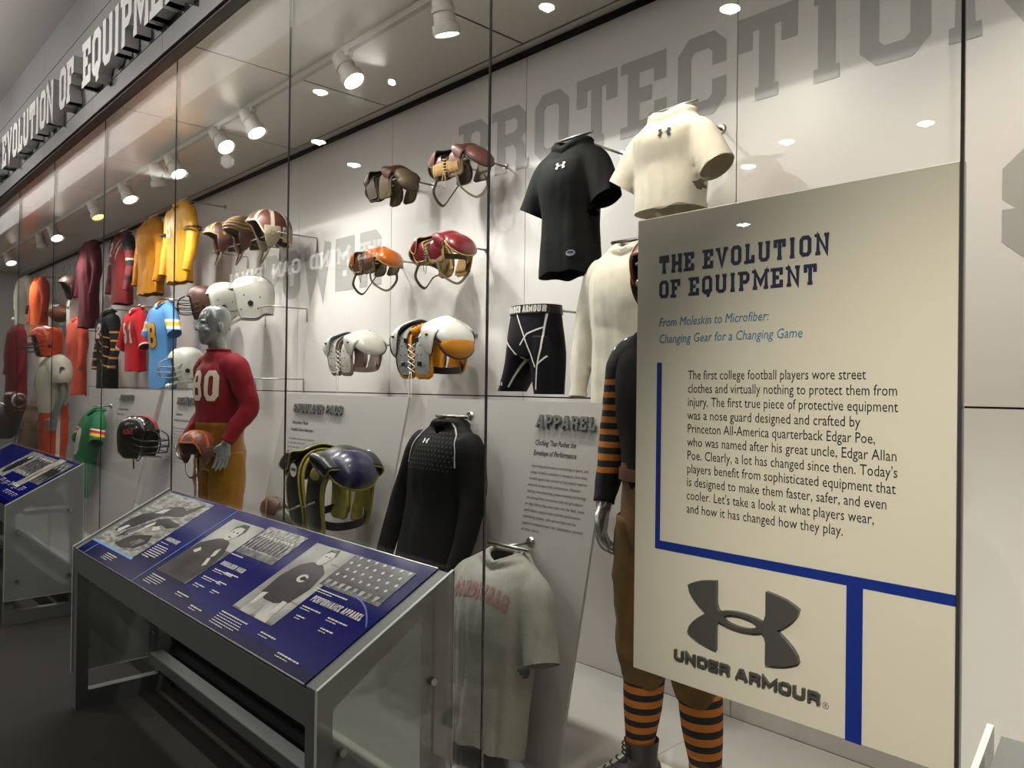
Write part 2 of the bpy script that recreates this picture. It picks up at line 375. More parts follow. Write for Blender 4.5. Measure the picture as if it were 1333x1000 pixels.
def stroke(bm, pts, t, depth):
    """mitred flat stroke (x, y) of width t; depth > 0 extrudes towards -z..0"""
    closed = (Vector(pts[0])-Vector(pts[-1])).length < 1e-6
    P = [Vector((p[0], p[1])) for p in pts]
    if closed: P = P[:-1]
    n = len(P); L = []; R = []
    for i, p in enumerate(P):
        if closed or 0 < i < n-1:
            a = (p-P[(i-1) % n]).normalized(); b = (P[(i+1) % n]-p).normalized()
            na = Vector((-a.y, a.x)); nb = Vector((-b.y, b.x)); m = (na+nb)
            m = m.normalized() if m.length > 1e-6 else na
            k = (t/2)/max(0.4, m.dot(na))
        else:
            a = (P[1]-P[0]).normalized() if i == 0 else (P[-1]-P[-2]).normalized()
            m = Vector((-a.y, a.x)); k = t/2
        L.append(p+m*k); R.append(p-m*k)
    seg = n if closed else n-1
    for lvl in ((depth, 0.0) if depth else (0.0,)):
        Lv = [bm.verts.new((q.x, q.y, lvl+3e-5*i)) for i, q in enumerate(L)]; Rv = [bm.verts.new((q.x, q.y, lvl+3e-5*i)) for i, q in enumerate(R)]
        if lvl == depth: TL, TR = Lv, Rv
        if lvl == depth or not depth:
            for i in range(seg):
                j = (i+1) % n; bm.faces.new((Rv[i], Rv[j], Lv[j], Lv[i]))
    if depth:
        for i in range(seg):
            j = (i+1) % n
            bm.faces.new((TL[i], TL[j], Lv[j], Lv[i])); bm.faces.new((TR[j], TR[i], Rv[i], Rv[j]))
        if not closed:
            bm.faces.new((TL[0], Lv[0], Rv[0], TR[0])); bm.faces.new((TR[-1], Rv[-1], Lv[-1], TL[-1]))
def glyph(bm, ch, x0, h, t=0.17, wf=1.0, serif=True, depth=0.0, sl=0.32, shear=0.0):
    w, strokes, serifs = G[ch]; w = w*h*wf; tt = t*h; b2 = len(bm.verts)
    H = h-tt
    bm.verts.ensure_lookup_table()
    for ks, s in enumerate(strokes):
        pts = [(x0+q[0]*w if False else x0+tt/2+(q[0]-0.1)/0.8*(w-tt) if len(strokes[0]) > 0 else 0, tt/2+q[1]*H) for q in s]
        # open ends that stop on the base line or cap line reach the full height
        P = [list(p) for p in pts]
        for e, nb in ((0, 1), (-1, -2)):
            if (Vector(P[0])-Vector(P[-1])).length < 1e-6: break
            d = Vector(P[e])-Vector(P[nb])
            if abs(d.y) > 0.7*d.length:
                P[e][1] += math.copysign(tt/2, d.y)
        n0 = len(bm.verts); stroke(bm, P, tt, depth); bm.verts.ensure_lookup_table()
        for v in bm.verts[n0:]: v.co.z += ks*0.00015
    if serif:
        for kk, (sx, sy) in enumerate(serifs):
            n0 = len(bm.verts)
            cx = x0+tt/2+(sx-0.1)/0.8*(w-tt); cy = tt/2*0.8 if sy == 0 else h-tt/2*0.8
            stroke(bm, [(cx-sl*h/2, cy), (cx+sl*h/2, cy)], tt*0.8, depth); bm.verts.ensure_lookup_table()
            for v in bm.verts[n0:]: v.co.z += (4+kk)*0.00015
    bm.verts.ensure_lookup_table()
    if shear:
        for v in list(bm.verts)[b2:]: v.co.x += v.co.y*shear
    return w
def slabtext(text, h, width=None, t=0.17, wf=1.0, serif=True, depth=0.0, gap=0.2, shear=0.0, each=False, sl=0.32):
    """returns one bmesh (or a list of (bmesh, char)) with the words in the xy plane from x = 0"""
    def run(g, w_f):
        x = 0; out = []
        for ch in text:
            if ch == ' ': x += h*0.45*w_f; out.append(None); continue
            out.append(x); x += G[ch][0]*h*w_f+g*h
        return out, x-g*h
    pos, tot = run(gap, wf)
    if width:
        k = width/tot; wf *= k; gap *= k; t *= min(1.0, max(0.45, wf*1.25)); pos, tot = run(gap, wf); sl = min(sl, sl*k*0.85)
    if each:
        res = []
        for ch, x in zip(text, pos):
            if x is None: continue
            b = bmesh.new(); glyph(b, ch, x, h, t, wf, serif, depth, sl, shear); res.append((b, ch))
        return res
    bm = bmesh.new()
    for ch, x in zip(text, pos):
        if x is not None: glyph(bm, ch, x, h, t, wf, serif, depth, sl, shear)
    return bm
def stand(bm, loc, ax=(1, 0, 0), up=(0, 0, 1)):
    """put an xy lettering mesh upright: x -> ax, y -> up, z -> ax x up"""
    a = Vector(ax).normalized(); u = Vector(up).normalized(); n = a.cross(u)
    M = Matrix(((a.x, u.x, n.x, loc[0]), (a.y, u.y, n.y, loc[1]), (a.z, u.z, n.z, loc[2]), (0, 0, 0, 1)))
    bmesh.ops.transform(bm, matrix=M, verts=bm.verts); return bm
def fonttext(body, size, xs=0.75, shear=0.0, bold=0.0, width=None, line=1.0):
    cu = bpy.data.curves.new('t', 'FONT'); cu.body = body; cu.size = size; cu.resolution_u = 2; cu.shear = shear; cu.offset = bold
    cu.space_line = line
    o = bpy.data.objects.new('t', cu); COL.objects.link(o)
    dg = bpy.context.evaluated_depsgraph_get(); ev = o.evaluated_get(dg)
    bm = bmesh.new(); bm.from_mesh(ev.to_mesh()); ev.to_mesh_clear()
    bpy.data.objects.remove(o); bpy.data.curves.remove(cu)
    if width and bm.verts:
        mn = min(v.co.x for v in bm.verts); mx = max(v.co.x for v in bm.verts); xs = width/(mx-mn)
    for v in bm.verts: v.co.x *= xs
    return bm
LEANUP = Vector((0, LY0-LYB, LZ0-LZB)).normalized()
def merge(dst, src):
    me = bpy.data.meshes.new('m'); src.to_mesh(me); src.free(); dst.from_mesh(me); bpy.data.meshes.remove(me)
def decal(name, bm, bvhs, m, parent, origin, ax=(1, 0, 0), up=(0, 0, 1), lift=0.003, step=0.018, smooth=False):
    """lay a flat mesh (xy) onto a surface by dropping it along the inward normal of its plane"""
    xs = [v.co.x for v in bm.verts]; ys = [v.co.y for v in bm.verts]
    for axis, lo, hi in ((0, min(xs), max(xs)), (1, min(ys), max(ys))):
        k = lo+step
        while k < hi:
            no = (1, 0, 0) if axis == 0 else (0, 1, 0); co = (k, 0, 0) if axis == 0 else (0, k, 0)
            bmesh.ops.bisect_plane(bm, geom=bm.verts[:]+bm.edges[:]+bm.faces[:], plane_co=co, plane_no=no, dist=1e-5)
            k += step
    a = Vector(ax).normalized(); u = Vector(up).normalized(); n = a.cross(u).normalized()
    if not isinstance(bvhs, (list, tuple)): bvhs = [bvhs]
    gone = []
    for v in bm.verts:
        p = Vector(origin)+a*v.co.x+u*v.co.y; best = None
        for b in bvhs:
            hit = b.ray_cast(p+n*0.5, -n, 1.0)
            if hit[0] is not None and (best is None or (hit[0]-p).dot(n) > (best-p).dot(n)): best = hit[0]
        v.co = (best if best is not None else p)+n*lift
        if best is None: gone.append(v)
    bmesh.ops.delete(bm, geom=gone, context='VERTS')
    return link(name, bm, m, parent)
def flatpoly(bm, pts, z=0.0):
    f = bm.faces.new([bm.verts.new((p[0], p[1], z)) for p in pts])
    bmesh.ops.triangulate(bm, faces=[f]); return bm
def chainlogo(w, depth=0.0):
    """the two facing curved blades joined through an oval ring; width w"""
    bm = bmesh.new()
    k = w/2
    up = [(0.45, 1.0), (0.60, 0.96), (0.78, 0.89), (0.93, 0.78), (1.0, 0.70), (0.97, 0.52), (0.90, 0.36), (0.80, 0.2), (0.64, 0.0)]
    outl = []
    right = [(0.45, 0.35), (0.45, 0.7)]+up+[(p[0], -p[1]) for p in up[::-1][1:]]+[(0.45, -0.7), (0.45, -0.35), (0.42, -0.2), (0.36, -0.12)]
    s = 0.58
    poly = [(x*k, y*k*s) for x, y in right]+[(0.36*k, 0.12*k*s), (0.42*k, 0.2*k*s)]
    def prism(pts, dz=0.0):
        n0 = len(bm.verts); prism_(pts); bm.verts.ensure_lookup_table()
        for v in bm.verts[n0:]: v.co.z += dz
    def prism_(pts):
        if depth:
            f = bm.faces.new([bm.verts.new((p[0], p[1], 0)) for p in pts])
            r = bmesh.ops.extrude_face_region(bm, geom=[f])
            bmesh.ops.translate(bm, vec=(0, 0, depth), verts=[v for v in r['geom'] if isinstance(v, bmesh.types.BMVert)])
        else: bm.faces.new([bm.verts.new((p[0], p[1], 0)) for p in pts])
    prism(poly); prism([(-x, y) for x, y in poly[::-1]])
    n = 16; O = []; I = []
    for i in range(2*n):
        a = 2*PI*i/(2*n); O.append((0.47*k*math.cos(a)/1.0, 0.25*k*s*math.sin(a))); I.append((0.30*k*math.cos(a), 0.155*k*s*math.sin(a)))
    for i in range(2*n):
        j = (i+1) % (2*n); prism([O[i], O[j], I[j], I[i]], 0.0004)
    bmesh.ops.triangulate(bm, faces=[f for f in bm.faces if len(f.verts) > 4])
    return bm
# ================================================================== THE SETTING
XL, XR = -14.75, 1.35
boxo('floor', M_CARPET, -17, 5, -9, 1.52, -0.06, 0.0, kind='structure')
boxo('ceiling', M_ROOM, -17, 5, -9, 1.5, 4.28, 4.36, kind='structure')
boxo('wall_hall', M_ROOM, -17, 5, -9.1, -9.0, 0, 4.28, kind='structure')
boxo('wall_hall_left', M_ROOM, -17.1, -17.0, -9, 1.5, 0, 4.28, kind='structure')
boxo('wall_hall_right', M_ROOM, 5.0, 5.1, -9, 1.5, 0, 4.28, kind='structure')
boxo('wall_left', M_WALL, XL-0.1, XL, 1.5, 2.9, 0.0, 3.385, kind='structure')
boxo('wall_right', M_WALL, XR, XR+0.1, 1.5, 2.9, 0.0, 3.385, kind='structure')
wall = boxo('wall_back', M_JOINT, XL, XR, 2.846, 2.95, 0.0, 3.5, kind='structure')
xs = [XL]+[-1.684+1.252*k for k in range(-10, 3)]+[XR]
for z0, z1 in ((0.263, 1.553), (1.560, 3.364)):
    for a, b in zip(xs[:-1], xs[1:]):
        boxo('panel', M_WALL, a+0.0022, b-0.0022, 2.83, 2.845, z0, z1, wall)
def wallword(text, x0, x1, z0, z1, t=0.19, m=M_WPRINT, serif=True, gap=0.16):
    bm = slabtext(text, z1-z0, x1-x0, t, 1.0, serif, 0, gap)
    return link('lettering', stand(bm, (x0, 2.8285, z0)), m, wall)
wallword('PROTECTION', -3.475, -0.62, 2.775, 3.128, gap=0.17)
wallword('POWER', -6.02, -4.29, 2.275, 2.652, t=0.27, serif=False, gap=0.13)
wallword('UNIFORM', -13.55, -11.3, 2.95, 3.28, t=0.27, serif=False, gap=0.13)
wallword('S', -0.728, -0.47, 2.03, 2.385, t=0.27, serif=False)
boxo('trim_1', mat('shadow_gap', rgb(8, 8, 8), 0.95, spec=0.03), XL, XR, 2.805, 2.846, 3.364, 3.386, kind='structure')
# metal ceiling of the case
cc = boxo('ceiling_case', M_JOINT, XL, XR, 1.5, 2.9, 3.402, 3.44, kind='structure')
cx = [XL]+[-4.12+1.245*k for k in range(-8, 5)]+[XR]
for a, b in zip(cx[:-1], cx[1:]):
    boxo('panel', M_CEIL, a+0.008, b-0.008, 1.515, 2.735, CEIL, 3.400, cc, bev=0.003)
    boxo('joint_strip', M_JOINT, b-0.004, b+0.004, 1.515, 2.735, 3.388, 3.402, cc)
boxo('edge_strip', M_CEIL, XL, XR, 2.746, 2.798, CEIL, 3.40, cc)
boxo('trim_2', M_TRIM, XL, XR, 1.425, 1.512, 3.362, 3.40, kind='structure', bev=0.004)
boxo('trim_3', mat('trim_dark', rgb(50, 40, 34), 0.4, 0.4), XL, XR, 1.435, 1.49, 3.352, 3.362, kind='structure')
# metal clad header over the glass
fas = boxo('wall_header', M_JOINT, XL-1, XR+3, 1.435, 1.52, 3.40, 4.28, kind='structure')
gx = [-14.75, -13.4, -12.11, -10.82, -9.53, -8.24, -6.95, -5.595, -4.286, -2.981, -1.713, -0.447, 0.85, 1.35]
hx = [-15.75]+gx[1:-1]+[2.15, 4.35]
for a, b in zip(hx[:-1], hx[1:]):
    for z0, z1 in ((3.366, 3.476), (3.482, 3.992), (3.998, 4.28)):
        boxo('panel', M_FASCIA, a+0.0015, b-0.0015, 1.42, 1.434, z0, z1, fas)
# case floor, plinth
cf = boxo('floor_case', M_JOINT, XL, XR, 1.53, 2.846, 0.20, 0.252, kind='structure')
for a, b in zip(xs[:-1], xs[1:]):
    boxo('slab', M_CFLOOR, a+0.001, b-0.001, 1.53, 2.826, 0.252, 0.263, cf)
boxo('baseboard_front', M_PLINTH, XL, XR, 1.50, 1.53, 0.0, 0.205, kind='structure')
vt = boxo('trim_4', M_JOINT, XL, XR, 1.515, 1.53, 0.205, 0.262, kind='structure')
for k in range(3):
    boxo('slat', M_BLACK, XL, XR, 1.508, 1.515, 0.212+k*0.018, 0.221+k*0.018, vt)
boxo('trim_5', M_WHITE, XL, XR, 1.492, 1.530, 0.263, 0.285, kind='structure')
for i, (a, b) in enumerate(zip(gx[:-1], gx[1:])):
    p = boxo('window_%d' % (i+1), GLASS, a+0.0035, b-0.0035, 1.495, 1.505, 0.286, 3.362, kind='structure')
    if i < len(gx)-2:
        boxo('seal', M_JOINT, b-0.003, b+0.003, 1.497, 1.503, 0.286, 3.352, p)
# hall side: downlight discs and the lit line of words on the far side of the hall
for x, y, r, lab in DL:
    o = thing('ceiling_downlight', 'round white '+lab, 'light', (x, y, 4.28), group='hall downlights')
    bm = bmesh.new(); bmesh.ops.create_cone(bm, cap_ends=True, segments=24, radius1=r*0.8, radius2=r*0.8, depth=0.006)
    l = link('lens', bm, M_DISC, o); l.location = (0, 0, -0.008)
    bm = bmesh.new(); bmesh.ops.create_cone(bm, cap_ends=True, segments=24, radius1=r*0.95, radius2=r*0.9, depth=0.008)
    link('rim', bm, M_LAMP, o).location = (0, 0, -0.002)
ban = thing('hanging_word_sign', 'white lit words hanging across the hall and mirrored in the case glass', 'sign', (-13.2, -3.9, 3.72))
mw = mat('lit_white', (0.95, 0.93, 0.9, 1), 0.5, emis=1.1)
for body, xr, xw in (('THE', -10.35, 0.8), ('MIND', -11.46, 1.34), ('CAN', -13.2, 1.1), ('FINAL', -14.8, 1.7)):
    bm = slabtext(body, 0.27, xw, 0.17, 1.0, True, 0.02)
    # read from the hall side facing -y, i.e. laid right to left for a viewer looking at +y
    o = link('lettering', stand(bm, (0, 0, 0), (-1, 0, 0)), mw, ban); o.location = (xr+13.2, 0, 0)
boxo('rail', M_TRIM, -3.8, 3.0, -0.05, -0.02, -0.06, -0.03, ban)

# track rail and lamps in the case
rail = tag(boxo('lighting_track', M_LAMP, XL+0.05, XR-0.05, 2.085, 2.115, 3.352, CEIL), 'long white lighting track fixed under the metal case ceiling', 'track')
LL = {0: 'white track lamp hanging upright over the leather shoulder pads', 1: 'white track lamp tilted down right of the yellow jersey, nearest of its row', 2: 'slanting white track lamp to the left of the largest one',
      3: 'white track lamp in front of the yellow jersey', 4: 'white track lamp behind the glass seam left of the yellow jersey', 5: 'amber glowing track lamp over the maroon jerseys',
      6: 'white track lamp with lit face left of the amber one', 7: 'white track lamp overlapping its neighbour by the maroon jersey', 8: 'farthest visible track lamp with warm face at the far end'}
for i, (lx, tx) in enumerate(LAMPS):
    px = Vector((lx, LAMPY, 3.275)); d = (Vector((lx+tx+0.1, 2.30, 2.6))-px).normalized()
    o = thing('track_lamp', LL.get(i, ('white track lamp over the white shirts' if lx < -1.5 else 'white track lamp over the big cream sign' if lx < 0 else 'last white track lamp at the near end of the case') if lx > -2.5 else 'white track lamp in a gap of the row, hung above the top of the picture' if lx > -4 else 'small white track lamp between the amber one and the yellow jersey' if lx > -9 else 'last white track lamp of the row by the end wall'), 'lamp', (lx, LAMPY, 3.352), group='track lamps')
    q = d.to_track_quat('Z', 'Y').to_matrix().to_4x4(); T = Matrix.Translation((0, 0, 3.275-3.352))
    boxo('adapter', M_LAMP, -0.045, 0.045, -0.018, 0.018, -0.028, 0.0, o, bev=0.003)
    tubeo('arm', M_LAMP, [(0, 0, -0.02), (0, 0, -0.06), (0, 0, -0.077)], 0.009, o)
    bm = bmesh.new()
    prof = [(-0.085, 0.030), (-0.075, 0.044), (-0.02, 0.048), (-0.015, 0.054), (0.0, 0.054), (0.005, 0.048), (0.05, 0.05), (0.055, 0.062), (0.095, 0.062), (0.095, 0.056), (0.082, 0.054)]
    rg = [[bm.verts.new((r*math.cos(2*PI*k/20), r*math.sin(2*PI*k/20), z)) for k in range(20)] for z, r in prof]
    for a, b in zip(rg[:-1], rg[1:]):
        for k in range(20): bm.faces.new((a[k], a[(k+1) % 20], b[(k+1) % 20], b[k]))
    bm.faces.new(rg[0][::-1]); bmesh.ops.transform(bm, matrix=T @ q, verts=bm.verts)
    smart(link('lamp_body', bm, M_LAMP, o), 30)
    bm = bmesh.new(); bmesh.ops.create_cone(bm, cap_ends=True, segments=20, radius1=0.053, radius2=0.053, depth=0.004)
    bmesh.ops.transform(bm, matrix=T @ q @ Matrix.Translation((0, 0, 0.084)), verts=bm.verts)
    link('lens', bm, M_LENSW if i == 5 else M_LENS, o)

# header words, each letter standing off the header
hd = thing('header_sign', 'row of tall silver raised capital letters along the dark metal header', 'sign', (-6.3, 1.40, 3.505))
for word, x0, x1 in (('THE', -8.88, -8.32), ('EVOLUTION', -8.14, -6.30), ('OF', -6.13, -5.76), ('EQUIPMENT', -5.53, -3.60)):
    for b, ch in slabtext(word, 0.285, x1-x0, 0.2, 1.0, True, 0.075, gap=0.12, each=True, sl=0.26):
        link('letter', stand(b, (x0+6.3, 0.018, 0)), M_LETTER, hd)
# ================================================================== SLOPED READING STANDS IN FRONT OF THE GLASS
KY0, KY1, KZ0, KZ1 = 1.03, 1.48, 0.785, 1.03
SL = Vector((0, KY1-KY0, KZ1-KZ0)); SLEN = SL.length; SU = SL.normalized(); SN = Vector((1, 0, 0)).cross(SU)
def profile(bm, outer, inner, x0, x1):
    n = len(outer); R = {}
    for x in (x0, x1):
        R[x] = ([bm.verts.new((x, y, z)) for y, z in outer], [bm.verts.new((x, y, z)) for y, z in inner] if inner else None)
    (o0, i0), (o1, i1) = R[x0], R[x1]
    for k in range(n):
        j = (k+1) % n
        bm.faces.new((o0[k], o0[j], o1[j], o1[k]))
        if inner:
            bm.faces.new((i0[j], i0[k], i1[k], i1[j])); bm.faces.new((o0[j], o0[k], i0[k], i0[j])); bm.faces.new((o1[k], o1[j], i1[j], i1[k]))
    if not inner:
        bm.faces.new(o0[::-1]); bm.faces.new(o1)
    bmesh.ops.recalc_face_normals(bm, faces=bm.faces)
    return bm
def photomat(name, a, b, scale, sx=1, sy=1):
    m = bpy.data.materials.new(name); m.use_nodes = True; nt = m.node_tree; p = nt.nodes['Principled BSDF']
    p.inputs['Roughness'].default_value = 0.25; p.inputs['Coat Weight'].default_value = 0.3
    tc = nt.nodes.new('ShaderNodeTexCoord'); mp = nt.nodes.new('ShaderNodeMapping'); mp.inputs['Scale'].default_value = (sx, sy, sy)
    n = nt.nodes.new('ShaderNodeTexNoise'); n.inputs['Scale'].default_value = scale; n.inputs['Detail'].default_value = 6
    r = nt.nodes.new('ShaderNodeValToRGB'); r.color_ramp.elements[0].position = 0.36; r.color_ramp.elements[1].position = 0.64
    r.color_ramp.elements[0].color = rgb(a, a, a*0.97); r.color_ramp.elements[1].color = rgb(b, b, b*0.95)
    nt.links.new(tc.outputs['Object'], mp.inputs[0]); nt.links.new(mp.outputs[0], n.inputs['Vector']); nt.links.new(n.outputs[0], r.inputs[0])
    nt.links.new(r.outputs[0], p.inputs['Base Color'])
    return m
PG = [photomat('photo_grass', 105, 180, 18, 1, 3), photomat('photo_wall', 140, 190, 5), photomat('photo_crowd', 20, 200, 60, 2.5, 0.7), photomat('photo_dark', 18, 52, 14),
      photomat('photo_sepia', 150, 205, 9), photomat('photo_mid', 75, 120, 22)]
PD = mat('photo_black', rgb(22, 21, 22), 0.25, coat=0.3); PL = mat('photo_light', rgb(205, 202, 195), 0.3); PM = mat('photo_grey', rgb(105, 102, 98), 0.3)
def circ(cx, cy, rx, ry, n=12, a0=0): return [(cx+rx*math.cos(2*PI*k/n+a0), cy+ry*math.sin(2*PI*k/n+a0)) for k in range(n)]
def kiosk(x0, x1, label, group, art):
    o = thing('reading_stand', label, 'display stand', ((x0+x1)/2, KY0, 0), group=group)
    ox = (x0+x1)/2
    def put(name, bm, m, par=o, z=False, **k):
        bmesh.ops.translate(bm, vec=(-ox, -KY0, 0), verts=bm.verts)
        return link(name, bm, m, par, **k)
    outer = [(KY0, 0), (KY1, 0), (KY1, KZ1), (KY0, KZ0)]; inner = [(KY0+0.055, 0.085), (KY1-0.062, 0.085), (KY1-0.062, 0.935), (KY0+0.055, 0.72)]
    for a, b, s in ((x0, x0+0.052, -1), (x1-0.052, x1, 1)):
        put('side_frame', profile(bmesh.new(), outer, inner, a, b), M_KFRAME)
        g0 = a-0.022 if s < 0 else b+0.012
        gl = put('side_pane', profile(bmesh.new(), [(KY0-0.005, 0.165), (KY1+0.005, 0.165), (KY1+0.005, KZ1+0.01), (KY0-0.005, KZ0+0.003)], None, g0, g0+0.010), FROST)
        ed = bmesh.new()
        for (ya, za), (yb, zb) in (((KY0-0.006, 0.165), (KY0-0.006, KZ0+0.003)), ((KY0-0.005, KZ0+0.005), (KY1+0.005, KZ1+0.012)), ((KY1+0.006, 0.165), (KY1+0.006, KZ1+0.01)), ((KY0, 0.163), (KY1, 0.163))):
            tube(ed, [(g0+0.005, ya, za), (g0+0.005, yb, zb)], 0, flat=(0.010, 0.002, (1, 0, 0)), n=1)
        e = put('edge', ed, mat('glass_edge', rgb(205, 212, 204), 0.25), gl)
        for ky, kz in ((KY0+0.068, 0.61), (KY1-0.078, 0.725), (KY0+0.068, 0.29), (KY1-0.078, 0.29)):
            bm = bmesh.new()
            bmesh.ops.create_cone(bm, cap_ends=True, segments=16, radius1=0.013, radius2=0.011, depth=0.016, matrix=Matrix.Translation((g0+0.005+s*0.012, ky, kz)) @ Matrix.Rotation(PI/2*s, 4, 'Y'))
            bmesh.ops.create_cone(bm, cap_ends=True, segments=12, radius1=0.006, radius2=0.006, depth=0.05, matrix=Matrix.Translation((g0+0.005-s*0.014, ky, kz)) @ Matrix.Rotation(PI/2*s, 4, 'Y'))
            put('standoff_knob', bm, M_STEEL, smooth=False)
    xa, xb = x0+0.052, x1-0.052
    tz = lambda y: KZ0+(y-KY0)*(KZ1-KZ0)/(KY1-KY0)-0.012
    put('front_rail', profile(bmesh.new(), [(KY0, 0.672), (KY0+0.05, 0.672), (KY0+0.05, tz(KY0+0.05)), (KY0, tz(KY0))], None, xa, xb), M_KFRAME)
    put('rear_rail', profile(bmesh.new(), [(KY1-0.05, 0.93), (KY1, 0.93), (KY1, tz(KY1)), (KY1-0.05, tz(KY1-0.05))], None, xa, xb), M_KFRAME)
    put('stretcher', box(bmesh.new(), xa, xb, KY1-0.11, KY1-0.04, 0.15, 0.205, 0.003), M_KFRAME)
    # the printed sloping top, built in its own plane: u along x, v up the slope
    wx = xb-xa
    top = thing('printed_top', None, None); top.parent = o
    M = Matrix(((1, SU.x, SN.x, xa-ox), (0, SU.y, SN.y, 0), (0, SU.z, SN.z, KZ0), (0, 0, 0, 1)))
    bm = box(bmesh.new(), 0.0, wx, 0.0, SLEN, -0.010, 0.004)
    for f in bm.faces: pass
    base = bm
    def slab(name, bm, m, par, dz=0.0):
        bmesh.ops.transform(bm, matrix=Matrix.Translation((0, 0, dz)), verts=bm.verts)
        bmesh.ops.transform(bm, matrix=M, verts=bm.verts); return link(name, bm, m, par)
    bpy.data.objects.remove(top)
    top = slab('printed_top', base, M_BLUE, o)
    top['label'] = 'deep blue printed sloping top with black and white photographs'
    bm = bmesh.new()
    for (a, b, c, d) in ((0, wx, -0.004, 0.0), (0, wx, SLEN, SLEN+0.003), (-0.003, 0, -0.004, SLEN+0.003)):
        box(bm, a, b, c, d, -0.006, 0.0055)
    slab('edge_strip', bm, M_STEEL, top)
    U = lambda X: (X-x0-0.052)          # art is laid out in metres from the stand's left inner edge
    # darker wave along the foot of the print
    bm = bmesh.new(); n = 40; up = []
    for i in range(n+1):
        u = wx*i/n; f = i/n
        up.append((u, SLEN*(0.06+0.26*math.exp(-((f-0.36)/0.2)**2)+0.02*math.sin(f*9))))
    for i in range(n):
        bm.faces.new([bm.verts.new((up[i][0], 0.001, 0)), bm.verts.new((up[i+1][0], 0.001, 0)), bm.verts.new((up[i+1][0], up[i+1][1], 0)), bm.verts.new((up[i][0], up[i][1], 0))])
    slab('printed_wave', bm, M_BLUE2, top, 0.0045)
    art(top, slab, wx)
    return o
def rect(u0, u1, v0, v1): return [(u0, v0), (u1, v0), (u1, v1), (u0, v1)]
def photo(top, slab, u0, u1, v0, v1, bgm, layers, label=None):
    w, h = u1-u0, (v1-v0)*SLEN; v0 = v0*SLEN
    bm = bmesh.new(); flatpoly(bm, rect(u0, u1, v0, v0+h)); ph = slab('photograph', bm, bgm, top, 0.0052)
    if label: ph['label'] = label
    z = 0.0056
    for m, polys in layers:
        bm = bmesh.new()
        for p in polys: flatpoly(bm, [(u0+q[0]*w, v0+q[1]*h) for q in p])
        bmesh.ops.transform(bm, matrix=Matrix.Translation((0, 0, z)), verts=bm.verts)
        Mx = slab.M if hasattr(slab, 'M') else None
        o = slab('picture_shape', bm, m, top, 0.0); z += 0.0003
        if len(polys) > 1: o['kind'] = 'stuff'
def caption(top, slab, u, v, w, n, pitch=0.010, th=0.0032, bold_first=True):
    bm = bmesh.new(); rr = random.Random(int(u*1000+v*77))
    for k in range(n):
        x = u; end = u+w*(1 if k < n-1 else 0.6)*rr.uniform(0.85, 1.0)
        t2 = th*(1.5 if (k == 0 and bold_first) else 0.9)
        while x < end:
            l = rr.uniform(0.006, 0.02); flatpoly(bm, rect(x, min(x+l, end), v*SLEN-k*pitch, v*SLEN-k*pitch+t2)); x += l+0.0035
    slab('caption_lines', bm, M_WHITE, top, 0.0058)
def title(top, slab, text, u, v, w, h):
    bm = slabtext(text, h, w, 0.17, 1.0, False, 0, gap=0.22, shear=0.0)
    bmesh.ops.translate(bm, vec=(u, v*SLEN, 0), verts=bm.verts); slab('lettering', bm, M_WHITE, top, 0.006)
